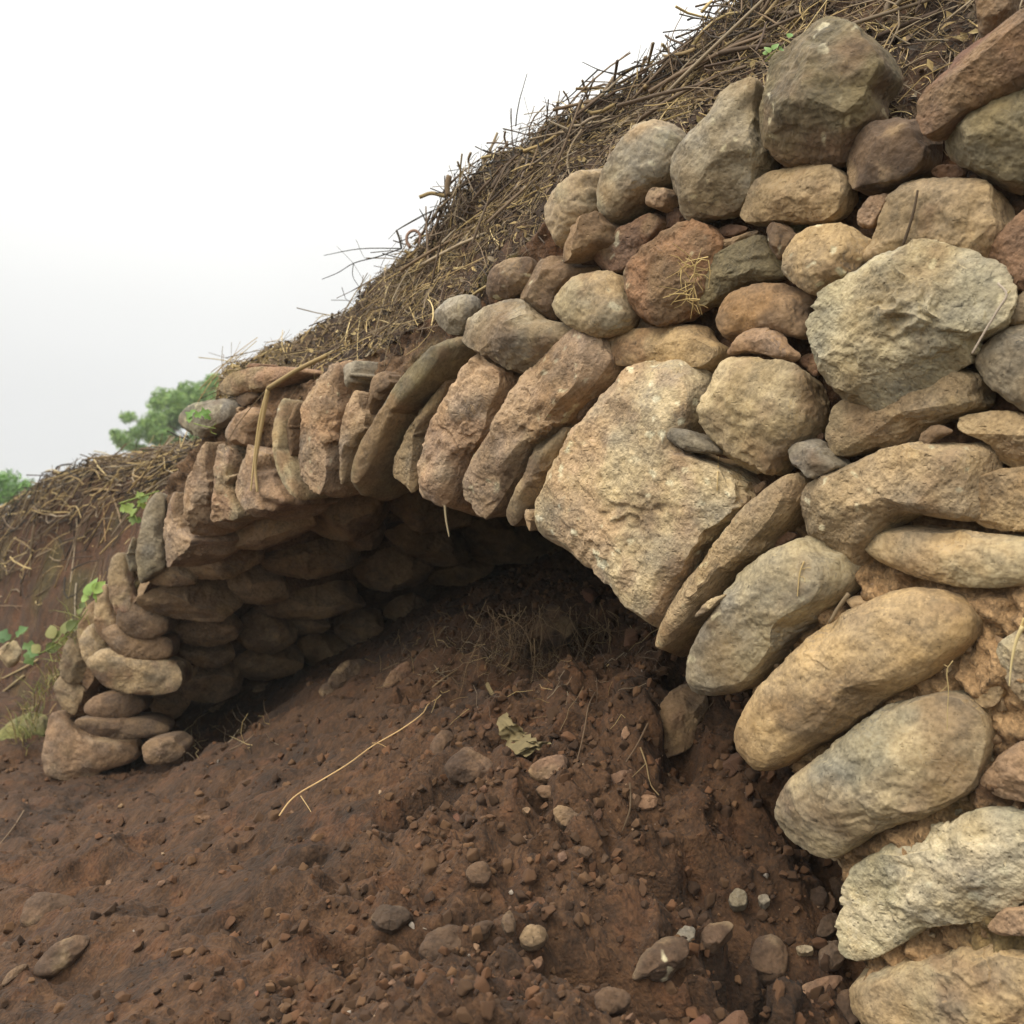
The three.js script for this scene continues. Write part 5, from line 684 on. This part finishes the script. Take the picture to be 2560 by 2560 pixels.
plant('weed', 'darker green leaves beside the pale stone at the left edge', 'weed', pFace(-0.08), [lf('R7', '90,1590', 0.2, 0.9), lf('R7', '60,1605', 0.22, -1.0), lf('R7', '120,1640', 0.2, 1.6), lf('R7', '150,1660', 0.18, 2.0), lf('R7', '40,1610', 0.2, -1.5), lf('R7', '140,1670', 0.2, 2.6)], [['R7', '30,1640 90,1590 140,1560', 0.004]], ['#557a3a', '#486c35', '#627f3d'], 1.5);
plant('sprout', 'small bright green sprout at the left shoulder of the tallest boulder', 'sprout', pFace(0.02), [lf('R1', '660,270', 0.05, 0.6), lf('R1', '640,285', 0.055, -0.3), lf('R1', '735,210', 0.045, 0.5), lf('R1', '625,295', 0.04, -0.1), lf('R1', '690,270', 0.04, 0.9)], [['R1', '630,310 680,260 735,215', 0.0015], ['R1', '640,300 655,270', 0.0012]], ['#6b9040', '#7a9c4a'], 0);
{ seed = 66; const b = new MB(), G = ['#7d7f38', '#98944a', '#6d7433', '#a89a58', '#8c7a48'].map(lin); for (let k = 0; k < 240; k++) { const f = rnd(), px = lerp(20, 215, f) + gauss() * 30, py = lerp(1900, 1560, f) + gauss() * 24, p = onFace(px, py, -0.12 + rr(0, 0.1)), L = rr(0.06, 0.2), d = V3(gauss() * 0.6 - 0.1, 0.7 + gauss() * 0.6, gauss() * 0.4).normalize(), side = V3(rr(-1, 1), 0.1, rr(-1, 1)).normalize(); b.blade([p, p.clone().addScaledVector(d, L * 0.4), p.clone().addScaledVector(d, L * 0.75).add(V3(gauss() * 0.02, -0.01, 0.01)), p.clone().addScaledVector(d, L).add(V3(gauss() * 0.03, -0.03, 0.02))], rr(0.002, 0.005), side, pick(G)); } const m = b.build('grass', M.leaf); m.userData.kind = 'stuff'; tag(m, 'short green and straw coloured grass along the foot of the left bank', 'grass'); }

// ---------------------------------------------------------------- trees far off
function tree(name, label, base, clumps, leafSize, perClump, cols, trunkTop, trunkR) {
  const g = new THREE.Group(); g.name = numbered(name); g.position.copy(base); scene.add(g); tag(g, label, 'tree');
  const t = new MB(), top = trunkTop.clone().sub(base), tp = [V3(0, 0, 0), top.clone().multiplyScalar(0.35).add(V3(0.12, 0, 0)), top.clone().multiplyScalar(0.7).add(V3(-0.08, 0, 0)), top]; t.tube(tp, trunkR, trunkR * 0.45, lin('#5b4a3a'), 8);
  for (const [c] of clumps) if (rnd() < 0.2) { const e = c.clone().sub(base), s = tp[2].clone().lerp(tp[3], rnd()); t.tube([s, s.clone().lerp(e, 0.55).add(V3(0, 0.08, 0)), e], trunkR * 0.16, trunkR * 0.05, lin('#5b4a3a'), 5); }
  t.build('trunk', M.twig, g);
  const b = new MB(); for (const [c, r] of clumps) for (let k = 0; k < perClump * r * r; k++) { const d = V3(gauss(), gauss(), gauss()).normalize().multiplyScalar(r * Math.pow(rnd(), 0.45)); d.y *= 0.8; const p = c.clone().add(d).sub(base), a = V3(gauss(), gauss(), gauss()).normalize(), s = a.clone().cross(V3(gauss(), gauss(), gauss())).normalize(), L = leafSize * rr(0.6, 1.4), kb = rr(0.75, 1.25), cc = pick(cols).map((x) => x * kb); b.tri(p.clone().addScaledVector(a, -L), p.clone().addScaledVector(s, L * 0.45), p.clone().addScaledVector(a, L), cc); }
  b.build('crown', M.leaf, g); return g;
}
{ seed = 2024; const D = 38, spots = [[300, 1090, 26], [318, 1045, 24], [345, 1120, 24], [370, 1060, 28], [400, 1010, 36], [440, 985, 38], [485, 975, 36], [530, 960, 30], [545, 945, 22], [575, 965, 40], [620, 985, 40], [430, 1040, 46], [480, 1030, 50], [530, 1010, 46], [580, 1030, 46], [390, 1085, 30], [440, 1100, 44], [500, 1090, 50], [560, 1090, 50], [420, 1140, 30], [352, 1160, 14], [288, 1078, 12], [340, 1080, 26], [360, 1135, 34], [420, 1120, 44], [470, 1130, 44], [520, 1130, 44], [310, 1110, 22], [380, 1050, 36], [410, 1070, 40], [455, 1010, 42], [500, 985, 40]];
  const cl = []; for (const [x, y, r] of spots) { const rm = r / 1280 * TAN * D; for (let q = 0; q < 3; q++) cl.push([at(x + gauss() * r * 0.5, y + gauss() * r * 0.4, D + gauss() * 1.2), rm * rr(0.55, 0.85)]); }
  const c = at(490, 1120, D); tree('pine_tree', 'round crowned green pine tree far behind the left end of the arch', V3(c.x, 0, c.z), cl, 0.11, 1600, ['#6f9148', '#80a052', '#91ae5c', '#5f8040'].map(lin), V3(c.x, c.y + 0.4, c.z), 0.2); }
{ seed = 2025; const D = 30, cl = []; for (const [x, y, r] of [[-70, 1185, 50], [-20, 1200, 40], [20, 1205, 34], [60, 1215, 26], [80, 1225, 16], [0, 1240, 40], [40, 1245, 30], [-60, 1250, 60], [-130, 1220, 60], [65, 1255, 18]]) { const rm = r / 1280 * TAN * D; for (let q = 0; q < 3; q++) cl.push([at(x + gauss() * r * 0.4, y + gauss() * r * 0.4, D + gauss()), rm * rr(0.6, 0.9)]); }
  const c = at(-30, 1240, D); tree('leafy_tree', 'light green bushy tree low on the horizon at the left edge', V3(c.x, 0, c.z), cl, 0.1, 1500, ['#5f8a3c', '#74a048', '#86ac55', '#4e7535'].map(lin), V3(c.x, c.y + 0.1, c.z), 0.14); }

scene.fog = new THREE.FogExp2(0xeef0ee, 0.0016);
scene.traverse((o) => { if (o.isMesh) { o.castShadow = true; o.receiveShadow = true; } });
renderer.render(scene, camera);
